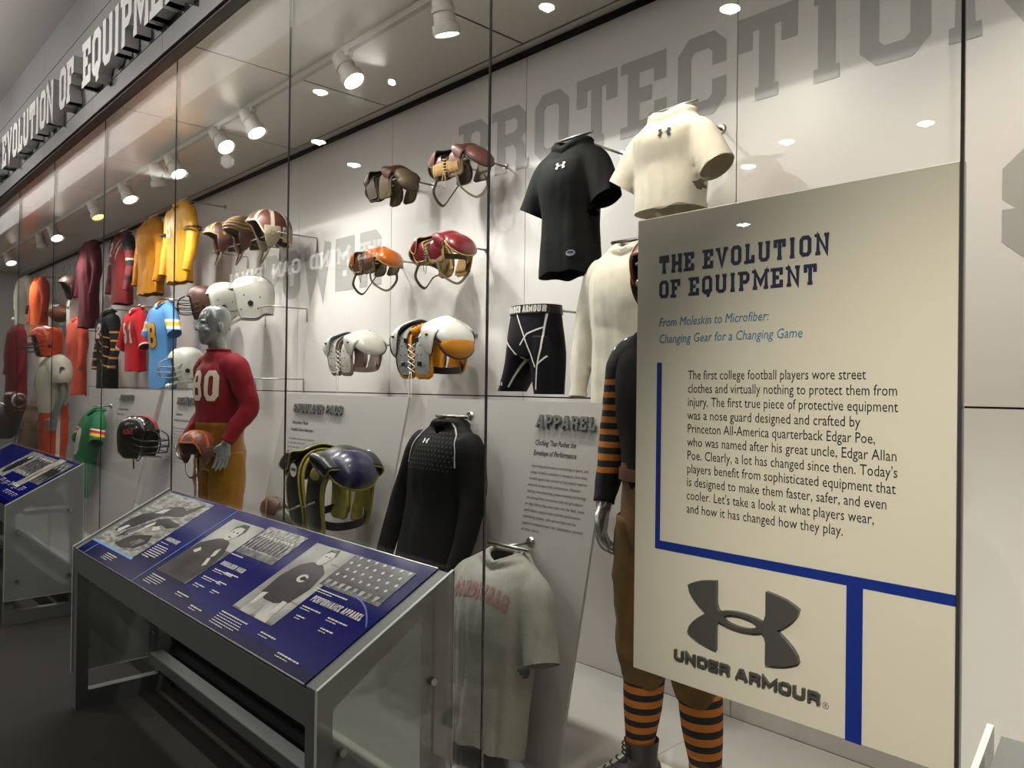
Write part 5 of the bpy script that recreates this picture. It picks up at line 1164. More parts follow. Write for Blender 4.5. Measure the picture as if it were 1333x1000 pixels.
# ================================================================== HELMETS AND BALLS
def shell(rx, ry, rz, zl, th=0.006, seg=48, nv=16, low=0.30, pw=2.4):
    """zl(phi) gives the lower edge; phi = 0 faces -y"""
    def g(z):
        if z >= 0: return max(0.0, 1-(z/rz)**pw)**(1/pw)
        return max(0.0, 1-(abs(z)/low)**2.2)**(1/2.2)
    def f(u, v):
        ph = 2*PI*u; zz = zl(abs((math.degrees(ph)+180) % 360-180))
        a = v**0.75; z = rz*math.cos(a*PI/2) if zz >= 0 else None
        # even steps from crown to edge
        tot = (rz-zz); z = rz-tot*(1-math.cos(min(1, v)*PI/2)) if True else z
        k = g(min(z, rz))
        return Vector((rx*math.sin(ph)*k, -ry*math.cos(ph)*k, z))
    bm = bmesh.new(); top = bm.verts.new((0, 0, rz)); rows = []
    for j in range(1, nv+1): rows.append([bm.verts.new(f(k/seg, j/nv)) for k in range(seg)])
    for k in range(seg): bm.faces.new((top, rows[0][k], rows[0][(k+1) % seg]))
    for a, b in zip(rows[:-1], rows[1:]):
        for k in range(seg): bm.faces.new((a[k], b[k], b[(k+1) % seg], a[(k+1) % seg]))
    bmesh.ops.recalc_face_normals(bm, faces=bm.faces)
    rim = [v.co.copy() for v in rows[-1]]
    return bm, rim, f
def smoothstep(a, b, x): t = max(0, min(1, (x-a)/(b-a))); return t*t*(3-2*t)
def zl_modern(p):
    if p < 62: return 0.035-0.185*smoothstep(38, 60, p)
    return -0.15+0.035*smoothstep(100, 130, p)
def modern(label, loc, rz, m, mask=None, stripe=None, holes=True, strap=M_WHITE, old=False, name='football_helmet', parent=None, logo=None, tilt=0.0):
    o = thing(name, label, 'helmet', loc, rz, rot=(tilt, 0, rz))
    bm, rim, f = shell(0.118, 0.140, 0.128, zl_modern)
    sh = bm.copy(); bmesh.ops.solidify(bm, geom=bm.faces[:], thickness=0.006); s = smart(link('shell', bm, m, o), 50)
    for v in sh.verts: v.co *= 0.93
    link('lining', sh, mat('lining_dark', rgb(34, 32, 30), 0.9), o, smooth=True)
    link('edge_trim', tube(bmesh.new(), rim, 0.004, 6, 1, closed=True), M_BLACK if m is not WPL else GPL, s, smooth=True)
    if stripe:
        b2 = bmesh.new(); g = []
        for k in range(25):
            t = k/24; ph = PI*0 if t < 0.5 else PI
            a = (t-0.5)*2; yy = a; v = abs(a)
            p = f(0.0 if a < 0 else 0.5, v) if v > 1e-3 else Vector((0, 0, 0.128))
            n = Vector((0, p.y, p.z*1.1)).normalized(); p = p+n*0.0025
            g.append((b2.verts.new(p+Vector((-0.016, 0, 0))), b2.verts.new(p+Vector((0.016, 0, 0)))))
        for a, b in zip(g[:-1], g[1:]): b2.faces.new((a[0], a[1], b[1], b[0]))
        link('stripe', b2, stripe, s, smooth=True)
    for sx in (-1, 1):
        b3 = bmesh.new(); bmesh.ops.create_cone(b3, cap_ends=True, segments=16, radius1=0.017, radius2=0.017, depth=0.01, matrix=Matrix.Translation((sx*0.1165, -0.005, -0.06)) @ Matrix.Rotation(PI/2, 4, 'Y'))
        for (y, z) in ((-0.045, -0.01), (0.05, -0.02), (0.04, -0.09), (-0.06, -0.1)): ellipsoid(b3, (sx*0.115*math.sqrt(max(0.1, 1-(y/0.14)**2))+sx*0.003, y, z), (0.003, 0.005, 0.005), 8, 6)
        link('ear_hole', b3, M_BLACK, s)
    if mask:
        b4 = bmesh.new()
        for z, fw, n in ((-0.035, 0.205, 1), (-0.075, 0.215, 1), (-0.115, 0.20, 1)):
            tube(b4, [(-0.113, -0.045, z+0.02), (-0.105, -0.11, z), (-0.06, -fw*0.9, z), (0, -fw, z), (0.06, -fw*0.9, z), (0.105, -0.11, z), (0.113, -0.045, z+0.02)], 0.0042, 8, 5)
        for x in (-0.045, 0.045): tube(b4, [(x*0.8, -0.145, 0.03), (x, -0.19, 0.0), (x, -0.20, -0.06), (x, -0.185, -0.115)], 0.0042, 8, 5)
        link('face_mask', b4, mask, o, smooth=True)
    if strap:
        b5 = tube(bmesh.new(), [(-0.108, -0.02, -0.11), (-0.07, -0.10, -0.165), (0, -0.13, -0.185), (0.07, -0.10, -0.165), (0.108, -0.02, -0.11)], 0, n=8, flat=(0.016, 0.003, (0, 0, 1)))
        ellipsoid(b5, (0, -0.13, -0.18), (0.035, 0.022, 0.02), 14, 8); link('chin_strap', b5, strap, o, smooth=False)
    if logo:
        lb, side, body = logo
        sv = bvh(s); q = link('lettering', slabtext(body, 0.028, 0.07, 0.24, 1, False), lb, s)
        for v in q.data.vertices:
            p = Vector((side*0.3, v.co.x-0.03 if side > 0 else -v.co.x+0.03, v.co.y+0.01)); hit = sv.ray_cast(p, Vector((-side, 0, 0)))
            v.co = hit[0]+Vector((side*0.002, 0, 0)) if hit[0] is not None else p
    return o
def leather(label, loc, rz, m, ridge, flap, style='wings', strap=WEB, name='leather_helmet', sc=1.0, tilt=0.0, group=None):
    o = thing(name, label, 'helmet', loc, rz, group, rot=(tilt, 0, rz)); o.scale = (sc, sc, sc)
    zl = (lambda p: 0.02-0.035*smoothstep(40, 90, p)) if style != 'full' else (lambda p: 0.03-0.09*smoothstep(45, 80, p)-0.03*smoothstep(110, 150, p))
    bm, rim, f = shell(0.108, 0.128, 0.105, zl, pw=2.1)
    sh = bm.copy(); bmesh.ops.solidify(bm, geom=bm.faces[:], thickness=0.006); wrinkle(bm, 0.001, 60, 60, 60, 3); s = link('crown', bm, m, o, smooth=True)
    for v in sh.verts: v.co *= 0.94
    link('lining', sh, mat('lining_felt', rgb(70, 60, 46), 0.95), o, smooth=True)
    b2 = bmesh.new(); tube(b2, rim, 0.006, 8, 1, closed=True)
    link('brow_band', b2, ridge, s, smooth=True)
    if style in ('wings', 'full'):
        b2 = bmesh.new()
        for u in (0.0, 0.125, 0.25, 0.375, 0.5, 0.625, 0.75, 0.875):
            tube(b2, [f(u, v)*1.012 for v in (0.12, 0.4, 0.7, 0.98)], 0, n=5, flat=(0.004, 0.02, (math.sin(2*PI*u), -math.cos(2*PI*u), 0.3)))
        link('crown_strip', b2, ridge, s)
    if style == 'rolls':
        for v in (0.25, 0.4, 0.55, 0.7, 0.85):
            link('padded_roll', tube(bmesh.new(), [f(k/24, v)*1.02 for k in range(24)], 0.011, 8, 1, closed=True), m, s, smooth=True)
    for sx in (-1, 1):
        b3 = bmesh.new(); loft(b3, [((sx*0.104, 0.0, 0.0), 0.045, 0.007, (0, 1, 0), (1, 0, 0)), ((sx*0.110, 0.0, -0.04), 0.046, 0.009, (0, 1, 0), (1, 0, 0)), ((sx*0.104, -0.004, -0.085), 0.034, 0.008, (0, 1, 0), (1, 0, 0)), ((sx*0.096, -0.01, -0.118), 0.012, 0.006, (0, 1, 0), (1, 0, 0))], 20, 5, True, True, 2.2)
        fl = link('ear_flap', b3, flap, o, smooth=True)
        b4 = bmesh.new()
        for k in range(6): ellipsoid(b4, (sx*0.118, 0.014*math.cos(k*PI/3), -0.045+0.014*math.sin(k*PI/3)), (0.003, 0.003, 0.003), 6, 5)
        link('ear_hole', b4, M_BLACK, fl)
    link('chin_strap', tube(bmesh.new(), [(-0.096, -0.01, -0.11), (-0.07, -0.03, -0.17), (0.0, -0.045, -0.205), (0.07, -0.03, -0.17), (0.096, -0.01, -0.11)], 0, n=8, flat=(0.012, 0.003, (0, 0, 1))), strap, o)
    link('rear_panel', sheet(lambda u, v: Vector((0.11*math.sin((u-0.5)*2.2), 0.128*math.cos((u-0.5)*2.2), 0.0-0.085*v)), 16, 4, 0.006), flap, o, smooth=True)
    return o
def hatrod(x0, x1, y, z, label, wy=2.83):
    o = thing('helmet_rail', label, 'rod', ((x0+x1)/2, wy, z)); h = (x1-x0)/2
    tubeo('rail', M_STEEL, [(-h, y-wy, 0), (h, y-wy, 0)], 0.006, o, n=1)
    for s in (-1, 0, 1): tubeo('arm', M_STEEL, [(s*h*0.97, y-wy, 0), (s*h*0.97, -0.01, 0), (s*h*0.97, -0.008, -0.10)], 0.005, o, n=1)
    return o
YH = 2.52
def hl(px, py, Y=YH, dz=0.0): p = at(px, py, Y); return (p.x, p.y, p.z+dz)
leather('brown leather helmet with pale crown strips and hanging strap, leftmost of the upper leather row', hl(289, 309), -0.25, LE2, FELT, LE2, 'wings', sc=1.12)
leather('helmet of rolled tan padding with brown ear flap, middle of the upper leather row', hl(317, 305), -0.25, mat('padding_tan', rgb(140, 108, 70), 0.75, var=0.15), LE2, LE2, 'rolls', sc=1.18)
leather('cream and dark red striped leather helmet at the right end of the upper row', hl(350, 298), -0.25, mat('leather_wine', rgb(96, 48, 44), 0.5, var=0.1), mat('leather_cream', rgb(190, 176, 150), 0.6), mat('leather_stone', rgb(142, 130, 104), 0.65, var=0.12), 'full', sc=1.28)
modern('white round helmet in the middle of the second row above the mannequin', hl(294, 391), -0.45, WPL, None, None, strap=DKL).scale = (1.12,)*3
modern('white helmet with dark red centre stripe at the right of the second row', hl(328, 385), -0.45, WPL, None, mat('stripe_maroon', rgb(90, 40, 40), 0.4), strap=M_WHITE).scale = (1.18,)*3
modern('brown helmet with dark wire face mask behind the silver mannequin head', hl(265, 392), -0.3, LE2, M_BLACK, None, strap=None)
modern('white helmet with brown emblem and grey face mask left of the red jersey', hl(243, 473), -0.25, WPL, GPL, None, strap=M_WHITE).scale = (1.12,)*3
hatrod(at(285, 318, YH).x-0.15, at(352, 315, YH).x+0.15, YH, at(318, 316, YH).z, 'steel rail under the upper leather helmets')
hatrod(at(262, 404, YH).x-0.15, at(340, 404, YH).x+0.15, YH, at(318, 403, YH).z, 'steel rail under the white helmets')
hatrod(at(240, 492, YH).x-0.1, at(340, 494, YH).x+0.1, YH, at(300, 493, YH).z, 'steel rail behind the shoulders of the red jersey')
ph = atl(180, 566, 0.22)
o = modern('black helmet with red stripe and black face mask on a leaning panel', (ph.x, ph.y, ph.z), 2.2, mat('helmet_black', rgb(12, 13, 13), 0.15, coat=0.6), M_BLACK, mat('stripe_red', rgb(170, 34, 36), 0.35), strap=None, logo=(mat('letter_red', rgb(190, 40, 50), 0.4), -1, 'FALCONS'))
o.scale = (1.12,)*3
bo = thing('helmet_bracket', 'steel bracket holding the black helmet with the red stripe', 'rod', (ph.x, ph.y+0.02, ph.z-0.16))
tubeo('arm', M_STEEL, [(0, 0, 0.1), (0, 0, 0), (0.0, leanY(ph.z-0.18)-ph.y-0.03, -0.02)], 0.006, bo, n=1); tubeo('arm', M_STEEL, [(-0.08, 0.0, 0.0), (0.08, 0, 0)], 0.006, bo, n=1)
cp = thing('leather_cheek_guard', 'olive leather guard with dangling strap hung behind the black helmet', 'guard', (ph.x-0.17, ph.y+0.03, ph.z-0.02))
bm = bmesh.new(); loft(bm, [((0.06, 0, 0.03), 0.03, 0.02), ((0, 0, 0.02), 0.04, 0.03), ((-0.01, 0, -0.05), 0.05, 0.03), ((0.0, 0, -0.12), 0.035, 0.02)], 20, 5, True, True); link('leather_panel', bm, LE1, cp, smooth=True)
link('strap', tube(bmesh.new(), [(-0.02, 0, -0.11), (-0.03, 0, -0.2), (-0.025, 0, -0.26)], 0, n=6, flat=(0.003, 0.012)), LE1, cp); tubeo('cord', DKL, [(0.0, 0, -0.12), (0.05, 0, -0.19), (0.13, 0, -0.16), (0.2, 0, -0.09)], 0.005, cp)
def ball(label, loc, rz, m, stripes=True, sc=1.0, group=None):
    o = thing('football', label, 'ball', loc, rz, group); o.scale = (sc,)*3
    bm = bmesh.new(); loft(bm, [((-0.142, 0, 0), 0.004, 0.004, (0, 1, 0), (0, 0, 1)), ((-0.10, 0, 0), 0.048, 0.048, (0, 1, 0), (0, 0, 1)), ((0, 0, 0), 0.085, 0.085, (0, 1, 0), (0, 0, 1)), ((0.10, 0, 0), 0.048, 0.048, (0, 1, 0), (0, 0, 1)), ((0.142, 0, 0), 0.004, 0.004, (0, 1, 0), (0, 0, 1))], 24, 6, True, True, 2.0)
    link('ball_body', bm, m, o, smooth=True)
    if stripes:
        for s in (-1, 1): link('band', loft(bmesh.new(), [((s*0.072, 0, 0), 0.0685, 0.0685, (0, 1, 0), (0, 0, 1)), ((s*0.088, 0, 0), 0.058, 0.058, (0, 1, 0), (0, 0, 1))], 24, 1, False, False, 2.0), M_WHITE, o, smooth=True)
    bm = bmesh.new(); box(bm, -0.05, 0.05, -0.004, 0.004, 0.083, 0.089)
    for k in range(6): box(bm, -0.042+k*0.017, -0.037+k*0.017, -0.014, 0.014, 0.082, 0.090)
    bmesh.ops.transform(bm, matrix=Matrix.Rotation(math.radians(40), 4, 'X'), verts=bm.verts); link('laces', bm, M_WHITE, o)
    return o
BALLM = mat('ball_leather', rgb(110, 62, 38), 0.5, var=0.15, bump=0.3, bscale=400)
def shelf_rod(loc, label):
    o = thing('display_rod', label, 'rod', loc); tubeo('arm', M_STEEL, [(0, 0, -0.09), (0, 2.83-loc[1], -0.09)], 0.007, o, n=1); tubeo('cross_bar', M_STEEL, [(-0.08, 0, -0.088), (0.08, 0, -0.088)], 0.006, o, n=1); return o
q = hl(78, 408, 2.45); ball('brown football with pale lacing between the orange and coral jerseys', q, 0.4, BALLM, False, 1.35); shelf_rod(q, 'steel rod under the brown football')
q = hl(95, 373, 2.45); o = leather('old brown leather helmet on a white stand left of the maroon jersey', q, 0, LE2, DKL, LE2, 'full', sc=1.3)
st = tag(boxo('white_pedestal', M_WHITE, q[0]-0.07, q[0]+0.07, 2.40, 2.52, q[2]-0.52, q[2]-0.17), 'small white pedestal under the old brown helmet by the maroon jersey', 'pedestal'); shelf_rod((q[0], 2.45, q[2]-0.435), 'steel rod under the small white pedestal')
pq = atl(19, 521, 0.18); ball('dark brown football with two white bands by the lower left edge', (pq.x, pq.y, pq.z), 0.3, mat('ball_dark', rgb(78, 40, 36), 0.5), True, 1.3); steel_rod(pq.x, pq.y, pq.z-0.122, leanY(pq.z)-0.0, 'steel rod under the banded football')
pq = atl(4, 545, 0.2); modern('dark olive helmet cut by the left edge of the picture', (pq.x, pq.y, pq.z), 0.0, mat('helmet_olive', rgb(44, 46, 36), 0.3), None, None, strap=None).scale = (1.6,)*3
steel_rod(pq.x, pq.y+0.03, pq.z-0.05, leanY(pq.z)-0.0, 'steel rod holding the dark olive helmet')

# ================================================================== MANNEQUINS
HY = -0.05
def hand(bm, wrist, d, thumb, n, curl=0.35):
    d = Vector(d).normalized(); t = Vector(thumb); t = (t-d*t.dot(d)).normalized(); n = Vector(n); n = (n-d*n.dot(d)-t*n.dot(t)).normalized(); w = Vector(wrist)
    loft(bm, [(w-d*0.02, 0.027, 0.021, t, n), (w+d*0.015, 0.029, 0.019, t, n), (w+d*0.055, 0.041, 0.016, t, n), (w+d*0.092, 0.040, 0.013, t, n), (w+d*0.10, 0.034, 0.010, t, n)], 20, 3, True, True, 2.4)
    for k, (off, ln) in enumerate(((0.030, 0.070), (0.010, 0.080), (-0.011, 0.075), (-0.031, 0.058))):
        b = w+d*0.085+t*off; P = [b]; ang = 0.12; dd = d
        for seg in (0.2, 0.44, 0.33, 0.25):
            P.append(P[-1]+(d*math.cos(ang)+n*math.sin(ang)+t*(off*1.6))*(ln*seg*1.05)); ang += curl*(1.0+0.12*k)
        tube(bm, P, [0.0105, 0.0100, 0.0092, 0.0086, 0.0068], 10, 3); ellipsoid(bm, P[-1], (0.0068,)*3, 8, 6)
    b = w+d*0.02+t*0.022; P = [b, b+t*0.024+d*0.026+n*0.004, b+t*0.036+d*0.052+n*0.012, b+t*0.036+d*0.078+n*0.020]
    tube(bm, P, [0.0135, 0.0125, 0.0105, 0.0080], 10, 4); ellipsoid(bm, P[-1], (0.008,)*3, 8, 6)
def human(arms, feet=(0.12, 0.12), vox=0.0048, turn=0.0):
    bm = bmesh.new(); bh = bmesh.new(); RT = Matrix.Translation((0, HY, 0)) @ Matrix.Rotation(turn, 4, 'Z') @ Matrix.Translation((0, -HY, 0))
    loft(bm, [((0, 0.0, 0.84), 0.10, 0.08), ((0, 0.005, 0.90), 0.165, 0.112), ((0, 0, 1.0), 0.155, 0.108), ((0, -0.005, 1.12), 0.135, 0.098), ((0, -0.01, 1.30), 0.168, 0.122), ((0, -0.005, 1.42), 0.175, 0.108), ((0, 0.0, 1.485), 0.15, 0.08), ((0, -0.005, 1.525), 0.085, 0.062), ((0, HY*0.35, 1.56), 0.060, 0.060), ((0, HY*0.7, 1.61), 0.056, 0.060), ((0, HY*0.9, 1.65), 0.055, 0.06)], 36, 5, True, True, 2.2)
    H0 = 1.60
    hr = [(-0.012, -0.052, 0.022, 0.022), (0.0, -0.045, 0.038, 0.042), (0.025, -0.026, 0.053, 0.068), (0.055, -0.012, 0.062, 0.083), (0.09, -0.002, 0.068, 0.092), (0.125, 0.004, 0.073, 0.096), (0.16, 0.008, 0.0755, 0.099), (0.195, 0.011, 0.070, 0.090), (0.222, 0.013, 0.054, 0.068), (0.238, 0.015, 0.026, 0.034), (0.2405, 0.015, 0.006, 0.008)]
    loft(bh, [((0, HY+c, H0+z), a, b) for z, c, a, b in hr], 36, 4, True, True, 2.15)
    loft(bh, [((0, HY-0.088, H0+0.128), 0.008, 0.010), ((0, HY-0.100, H0+0.105), 0.009, 0.014), ((0, HY-0.106, H0+0.085), 0.014, 0.017), ((0, HY-0.098, H0+0.074), 0.016, 0.014), ((0, HY-0.085, H0+0.070), 0.010, 0.010)], 14, 3, True, True, 2.0)
    ellipsoid(bh, (0, HY-0.084, H0+0.052), (0.023, 0.012, 0.0065)); ellipsoid(bh, (0, HY-0.081, H0+0.040), (0.020, 0.012, 0.0075)); ellipsoid(bh, (0, HY-0.072, H0+0.012), (0.022, 0.018, 0.018))
    for s in (-1, 1):
        ellipsoid(bh, (s*0.075, HY+0.012, H0+0.098), (0.007, 0.017, 0.031)); ellipsoid(bh, (s*0.031, HY-0.083, H0+0.135), (0.024, 0.014, 0.008)); ellipsoid(bh, (s*0.044, HY-0.062, H0+0.078), (0.018, 0.022, 0.014))
        a = arms[0 if s < 0 else 1]; sh, el, wr, d, th, nn, cu = a
        m1 = (Vector(sh)+Vector(el))/2; m2 = (Vector(el)*0.65+Vector(wr)*0.35)
        tube(bm, [(s*0.10, 0, 1.44), sh, m1, el, m2, wr, Vector(wr)+Vector(d).normalized()*0.01], [0.07, 0.062, 0.050, 0.043, 0.043, 0.028, 0.027], 18, 4)
        hand(bm, wr, d, th, nn, cu)
        fx = s*feet[0 if s < 0 else 1]; kx = s*0.10
        tube(bm, [(s*0.085, 0.005, 0.93), (s*0.095, 0.0, 0.78), (kx, -0.012, 0.50), (kx+(fx-kx)*0.3, 0.015, 0.36), (fx, 0.02, 0.10), (fx, 0.02, 0.05)], [0.085, 0.082, 0.055, 0.056, 0.036, 0.036], 20, 5)
        loft(bm, [((fx, 0.06, 0.035), 0.022, 0.028, (1, 0, 0), (0, 0, 1)), ((fx, 0.02, 0.045), 0.036, 0.042, (1, 0, 0), (0, 0, 1)), ((fx, -0.06, 0.032), 0.042, 0.030, (1, 0, 0), (0, 0, 1)), ((fx, -0.13, 0.018), 0.038, 0.016, (1, 0, 0), (0, 0, 1)), ((fx, -0.165, 0.012), 0.015, 0.008, (1, 0, 0), (0, 0, 1))], 18, 4, True, True)
    bmesh.ops.transform(bh, matrix=RT, verts=bh.verts); merge(bm, bh); RI = RT.inverted()
    out = voxel(bm, vox, 3)
    for v in out.verts:          # eye sockets
        if v.co.z < 1.68: continue
        p = RI @ v.co
        if p.y < HY-0.04:
            for s in (-1, 1):
                dd = ((p.x-s*0.031)/0.019)**2+((p.z-(H0+0.116))/0.011)**2
                if dd < 4: p.y += 0.011*math.exp(-dd)-0.004*math.exp(-dd*3)
            v.co = RT @ p
    return out
def arm(s, el, wr, d, th, nn, cu=0.35): return (Vector((s*0.178, 0, 1.455)), Vector(el), Vector(wr), d, th, nn, cu)
def fit_sleeve(s, P, rad, m, o, name='sleeve', seed=0, wr=0.005):
    bm = bmesh.new(); loft(bm, [((p[0], p[1], p[2]), r, r) for p, r in zip(P, rad)], 28, 7, True, True, 2.0, up=(0, 1, 0)); return link(name, wrinkle(bm, wr, 18, 18, 12, seed), m, o, smooth=True)
def tor(o, m, z0=0.98, k=1.0, wr=0.006, seed=0, ztop=1.56, name='jersey'):
    bm = bmesh.new(); Z = [(z0, 0.140, 0.105), (1.06, 0.152, 0.118), (1.15, 0.158, 0.124), (1.30, 0.180, 0.136), (1.42, 0.186, 0.120), (1.475, 0.166, 0.092), (1.515, 0.125, 0.078), (1.545, 0.078, 0.068), (ztop, 0.070, 0.066)]
    loft(bm, [((0, -0.008 if z < 1.45 else HY*0.35*(z-1.45)/0.1, z), a*k, b*k) for z, a, b in Z], 56, 6, False, False, 2.25)
    j = link(name, wrinkle(bm, wr, 14, 12, 6, seed), m, o, smooth=True)
    return j
def pant(o, m, zend, rk, wr=0.006, seed=0, cuffr=0.07, feet=(0.12, 0.12), top=1.10):
    bm = bmesh.new(); loft(bm, [((0, 0, 0.80), 0.14, 0.115), ((0, 0.005, 0.90), 0.182, 0.135), ((0, 0, 1.0), 0.172, 0.128), ((0, -0.003, top-0.03), 0.170, 0.136), ((0, -0.003, top), 0.167, 0.134)], 44, 5, True, False, 2.2)
    h = link('trousers', wrinkle(bm, wr, 14, 14, 5, seed), m, o, smooth=True)
    for s in (-1, 1):
        fx = s*feet[0 if s < 0 else 1]; bm = bmesh.new()
        xz = lambda z: s*0.095+(fx-s*0.10)*max(0, (0.5-z)/0.4)
        loft(bm, [((xz(0.92), 0.003, 0.92), 0.094, 0.11), ((xz(0.75), 0, 0.75), 0.100*rk, 0.108*rk), ((xz(0.55), -0.008, 0.55), 0.088*rk, 0.092*rk), (((xz(zend+0.1)), 0.0, zend+0.09), 0.082*rk, 0.088*rk), ((xz(zend), 0.005, zend), cuffr, cuffr*1.05)], 30, 7, True, True, 2.05)
        link('trouser_leg', wrinkle(bm, wr*1.3, 20, 20, 14, seed+s), m, h, smooth=True)
    return h
def boot(o, s, fx, m, sole, top=0.17, ang=0.0):
    bm = bmesh.new(); X = (1, 0, 0); Z = (0, 0, 1)
    A = [((0, 0.085, 0.05), 0.02, 0.035, X, Z), ((0, 0.05, 0.06), 0.042, 0.055, X, Z), ((0, 0.0, 0.065), 0.046, 0.06, X, Z), ((0, -0.07, 0.045), 0.048, 0.042, X, Z), ((0, -0.14, 0.035), 0.050, 0.032, X, Z), ((0, -0.185, 0.03), 0.034, 0.024, X, Z), ((0, -0.20, 0.028), 0.012, 0.012, X, Z)]
    loft(bm, A, 24, 5, True, True, 2.3); loft(bm, [((0, 0.025, 0.05), 0.046, 0.056), ((0, 0.022, 0.11), 0.044, 0.054), ((0, 0.02, top), 0.050, 0.060)], 24, 3, True, False, 2.1)
    R = Matrix.Translation((fx, 0, 0)) @ Matrix.Rotation(ang, 4, 'Z'); bmesh.ops.transform(bm, matrix=R, verts=bm.verts)
    b = link('boot', wrinkle(bm, 0.0015, 40, 40, 40, 3), m, o, smooth=True)
    bm = bmesh.new(); n = 20; pts = []
    for k in range(n):
        a = 2*PI*k/n; x = 0.052*math.cos(a); y = -0.055+0.145*math.sin(a); x *= 1-0.25*max(0, (y-0.0)/0.09); pts.append((x, y))
    f = bm.faces.new([bm.verts.new((x, y, 0.001)) for x, y in pts]); r = bmesh.ops.extrude_face_region(bm, geom=[f]); bmesh.ops.translate(bm, vec=(0, 0, 0.018), verts=[v for v in r['geom'] if isinstance(v, bmesh.types.BMVert)])
    bmesh.ops.transform(bm, matrix=R, verts=bm.verts); link('sole', bm, sole, b)
    bm = bmesh.new()
    for k in range(7):
        z = top-0.012-k*0.015; y = -0.040-(0.0 if k < 3 else (k-2)*0.022); z = z if k < 3 else top-0.042-(k-2)*0.014
        tube(bm, [(-0.026, y+0.006, z), (0, y-0.010, z+0.004), (0.026, y+0.006, z-0.004)], 0.003, 6, 3)
    bmesh.ops.transform(bm, matrix=R, verts=bm.verts); link('laces', bm, M_INK, b, smooth=True)
    return b
BASEZ = 0.263
def base(o, x0=-0.28, x1=0.28, y0=-0.30, y1=0.22):
    return link('base_plate', box(bmesh.new(), x0, x1, y0, y1, 0.0, 0.010, 0.002), M_WHITE, o)
# --- mannequin in the red jersey
RJ = cloth('red_wool', rgb(128, 18, 32), 0.7, bump=0.12); GSAT = mat('gold_satin', rgb(160, 112, 30), 0.30, 0.45, var=0.12, vscale=12, bump=0.1, bscale=60)
A80 = [arm(-1, (-0.262, 0.05, 1.19), (-0.235, -0.10, 0.985), (0.12, -0.45, -0.9), (0.1, -0.9, 0.3), (1, 0, 0), 0.4), arm(1, (0.262, 0.05, 1.20), (0.235, -0.085, 0.985), (-0.05, -0.25, -0.95), (-0.35, -0.9, 0.2), (-1, 0, 0), 0.15)]
m80 = thing('mannequin', 'silver mannequin in red number 80 jersey and gold satin trousers', 'mannequin', (-4.86, 2.0, BASEZ), 0.10)
link('body', human(A80, turn=-0.12), M_MANN, m80, smooth=True)
j = tor(m80, RJ, 1.00, 1.03, seed=3, wr=0.007)
sleeves80 = []
for a, s in zip(A80, (-1, 1)):
    P = [(s*0.11, 0, 1.46), (s*0.185, 0, 1.44), tuple((a[0]+a[1])/2+Vector((s*0.012, 0, 0))), tuple(a[1]), tuple(a[1]*0.5+a[2]*0.5), tuple(a[2]-Vector(a[3]).normalized()*0.0)]
    fit_sleeve(s, P, [0.080, 0.080, 0.068, 0.060, 0.051, 0.040], RJ, j, seed=s*5, wr=0.009)
link('collar', tube(bmesh.new(), [(0.072*math.cos(2*PI*k/20), HY*0.38+0.068*math.sin(2*PI*k/20), 1.557) for k in range(20)], 0.008, 8, 1, closed=True), RJ, j, smooth=True)
tb = bvh(j)
decal('number', slabtext('80', 0.19, 0.225, 0.17, 1, False), tb, mat('number_cream', rgb(226, 214, 190), 0.7), j, (-0.068, -0.12, 1.235), lift=0.004)
pant(m80, GSAT, 0.36, 1.05, wr=0.008, seed=9, cuffr=0.06)
for s in (-1, 1):
    bm = bmesh.new(); loft(bm, [((s*0.12, 0.012, 0.12), 0.044, 0.05), ((s*0.115, 0.01, 0.25), 0.052, 0.056), ((s*0.11, 0.005, 0.37), 0.058, 0.062)], 24, 3, True, True); link('sock', bm, RJ, m80, smooth=True)
    boot(m80, s, s*0.12, M_BLACK, M_BLACK, 0.13)
bm = bmesh.new()
for k in range(6): tube(bm, [(-0.075, -0.118, 1.08-k*0.025), (-0.045, -0.122, 1.067-k*0.025)], 0.003, 6, 1); tube(bm, [(-0.045, -0.122, 1.08-k*0.025), (-0.075, -0.118, 1.067-k*0.025)], 0.003, 6, 1)
link('fly_lacing', bm, FELT, m80, smooth=True)
base(m80)
link('support_pole', tube(bmesh.new(), [(0.03, -0.16, 0.01), (0.03, -0.16, 0.92)], 0.010, 10, 1), M_STEEL, m80, smooth=True)
hh = leather('old brown leather helmet held by the mannequin in red at its waist', (-4.72, 1.80, 1.225), 0.3, mat('leather_wine2', rgb(116, 56, 44), 0.4, var=0.2), LE4, LE2, 'full', sc=0.92, tilt=0.0)
# --- mannequin in the striped sweater behind the big sign
A2 = [arm(-1, (-0.255, 0.035, 1.19), (-0.245, -0.045, 0.945), (0.05, -0.22, -0.97), (0.25, -0.95, 0.1), (1, 0, 0), 0.33), arm(1, (0.255, 0.035, 1.19), (0.245, -0.045, 0.945), (-0.05, -0.22, -0.97), (-0.25, -0.95, 0.1), (-1, 0, 0), 0.33)]
me2 = human(A2, (0.13, 0.13)); mesh2 = bpy.data.meshes.new('body'); me2.to_mesh(mesh2); me2.free()
m2 = thing('mannequin', 'silver mannequin in black and orange striped sweater, mostly hidden behind the big sign', 'mannequin', (-1.46, 2.08, BASEZ))
linkme('body', mesh2, M_MANN, m2, True)
SWB = cloth('sweater_black', rgb(13, 12, 13), 0.95, sheen=0.0); SWO = rgb(168, 98, 24); SWK = rgb(13, 12, 13)
j = tor(m2, SWB, 0.97, 1.06, seed=13)
ST = [(0.8, SWK)]+[(1.05+0.043*k+d, c) for k in range(8) for d, c in ((0, SWO), (0.020, SWK))]
stripe_m = bands('striped_sleeve', 2, ST, 0.95, 0.4)
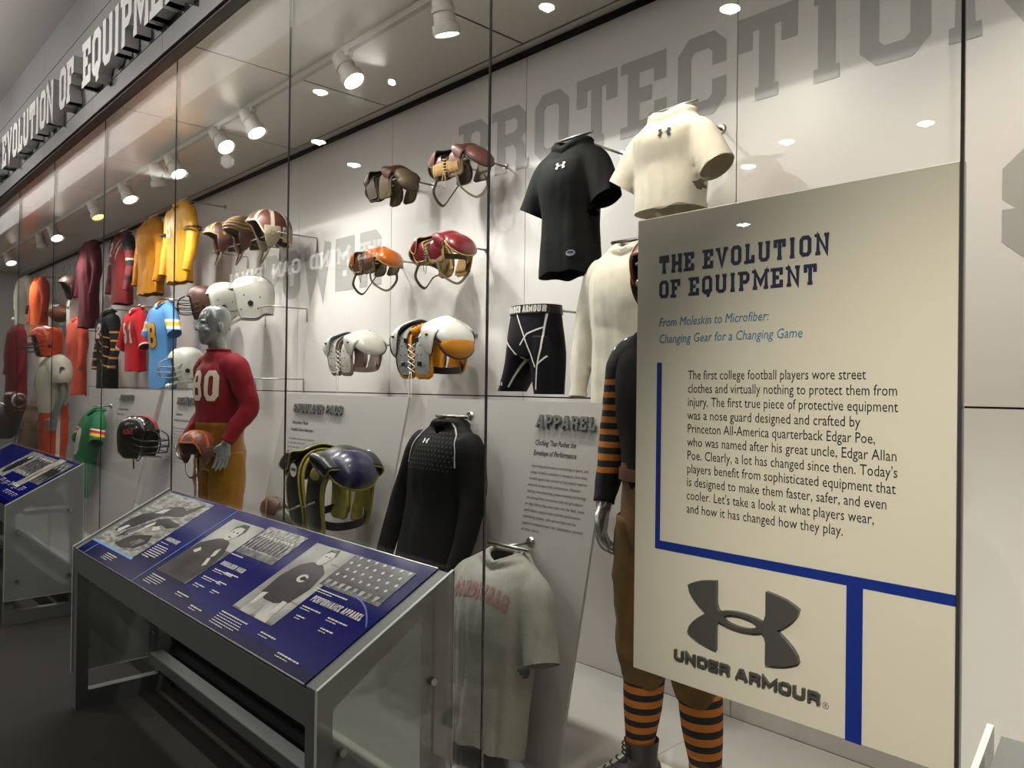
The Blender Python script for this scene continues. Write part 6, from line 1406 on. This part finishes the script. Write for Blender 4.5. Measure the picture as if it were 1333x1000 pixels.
for a, s in zip(A2, (-1, 1)):
    P = [(s*0.10, 0, 1.455), (s*0.172, 0, 1.43), tuple((a[0]+a[1])/2+Vector((s*0.006, 0, 0))), tuple(a[1]), tuple(a[1]*0.5+a[2]*0.5), tuple(a[2]-Vector(a[3]).normalized()*0.005)]
    fit_sleeve(s, P, [0.076, 0.076, 0.064, 0.056, 0.047, 0.038], stripe_m, j, seed=s*7, wr=0.007)
link('collar', tube(bmesh.new(), [(0.070*math.cos(2*PI*k/20), HY*0.38+0.066*math.sin(2*PI*k/20), 1.562) for k in range(20)], 0.013, 8, 1, closed=True), SWB, j, smooth=True)
MOLE = cloth('moleskin', rgb(92, 68, 32), 0.85, var=0.2, vs=15)
pant(m2, MOLE, 0.37, 1.06, wr=0.010, seed=17, cuffr=0.066, feet=(0.13, 0.13))
sockm = bands('striped_sock', 2, [(0.10, SWK)]+[(0.155+0.046*k+d, c) for k in range(6) for d, c in ((0, SWO), (0.024, SWK))], 0.95, 0.5)
for s in (-1, 1):
    bm = bmesh.new(); loft(bm, [((s*0.13, 0.018, 0.10), 0.046, 0.050), ((s*0.127, 0.018, 0.16), 0.048, 0.052), ((s*0.115, 0.014, 0.28), 0.064, 0.066), ((s*0.107, 0.01, 0.40), 0.070, 0.072)], 28, 4, True, True, 2.0)
    for i, v in enumerate(bm.verts):
        if i % 2: v.co.x = s*0.118+(v.co.x-s*0.118)*0.98
    link('sock', bm, sockm, m2, smooth=True)
    boot(m2, s, s*0.13, mat('boot_leather', rgb(46, 40, 34), 0.5, var=0.25, bump=0.3), M_BLACK, 0.165, ang=s*(0.45 if s < 0 else 0.25))
link('belt', loft(bmesh.new(), [((0, 0, 1.045), 0.178, 0.144), ((0, 0, 1.085), 0.176, 0.142)], 44, 1, False, False, 2.2), LE2, m2, smooth=True)
base(m2, -0.30, 0.30, -0.36, 0.20)
h2 = leather('brown leather helmet worn by the mannequin in the striped sweater', (-1.46, 2.08+HY+0.01, BASEZ+1.735), 0.0, LE2, LE4, LE2, 'full', sc=1.0)
# --- mannequin with the orange helmet, far left
m3 = thing('mannequin', 'mannequin in white jersey with brown trim and orange trousers at the far left', 'mannequin', (-9.25, 2.02, BASEZ+0.04))
linkme('body', mesh2.copy(), None, m3, True)
WJ = cloth('white_mesh', rgb(224, 218, 200), 0.8)
j = tor(m3, WJ, 0.98, 1.16, seed=23)
for a, s in zip(A2, (-1, 1)):
    P = [(s*0.12, 0, 1.47), (s*0.20, 0, 1.47), (s*0.255, 0.01, 1.38), (s*0.26, 0.02, 1.30)]
    sl = fit_sleeve(s, P, [0.10, 0.115, 0.105, 0.085], WJ, j, seed=s*3)
bm = slabtext('8', 0.08, None, 0.24, 1, False); q = link('number', stand(bm, (0.352, -0.03, 1.38), (0, 1, 0)), DKL, j)
bm = bmesh.new(); stroke(bm, [(0.0, 1.50), (0.0, 1.1)], 0.03, 0); decal('stripe', bm, bvh(j), mat('stripe_brown', rgb(60, 34, 26), 0.8), j, (-0.04, -0.1, 0), lift=0.004)
OP = cloth('orange_satin', rgb(206, 70, 26), 0.6)
t = pant(m3, OP, 0.40, 1.1, seed=27)
for s in (-1, 1): link('side_stripe', tube(bmesh.new(), [(s*0.20, 0, 1.05), (s*0.205, 0, 0.85), (s*0.205, -0.003, 0.6), (s*0.195, 0, 0.42)], 0, n=5, flat=(0.004, 0.035, (1, 0, 0))), WJ, t)
for s in (-1, 1): boot(m3, s, s*0.13, M_BLACK, M_WHITE, 0.13)
base(m3)
modern('bright orange helmet with dark face mask worn by the far left mannequin', (-9.25, 2.02+HY-0.02, BASEZ+0.04+1.745), 0.0, mat('helmet_orange', rgb(232, 78, 22), 0.22, coat=0.5), mat('mask_brown', rgb(70, 50, 42), 0.4), None, strap=None, name='football_helmet').scale = (1.15,)*3
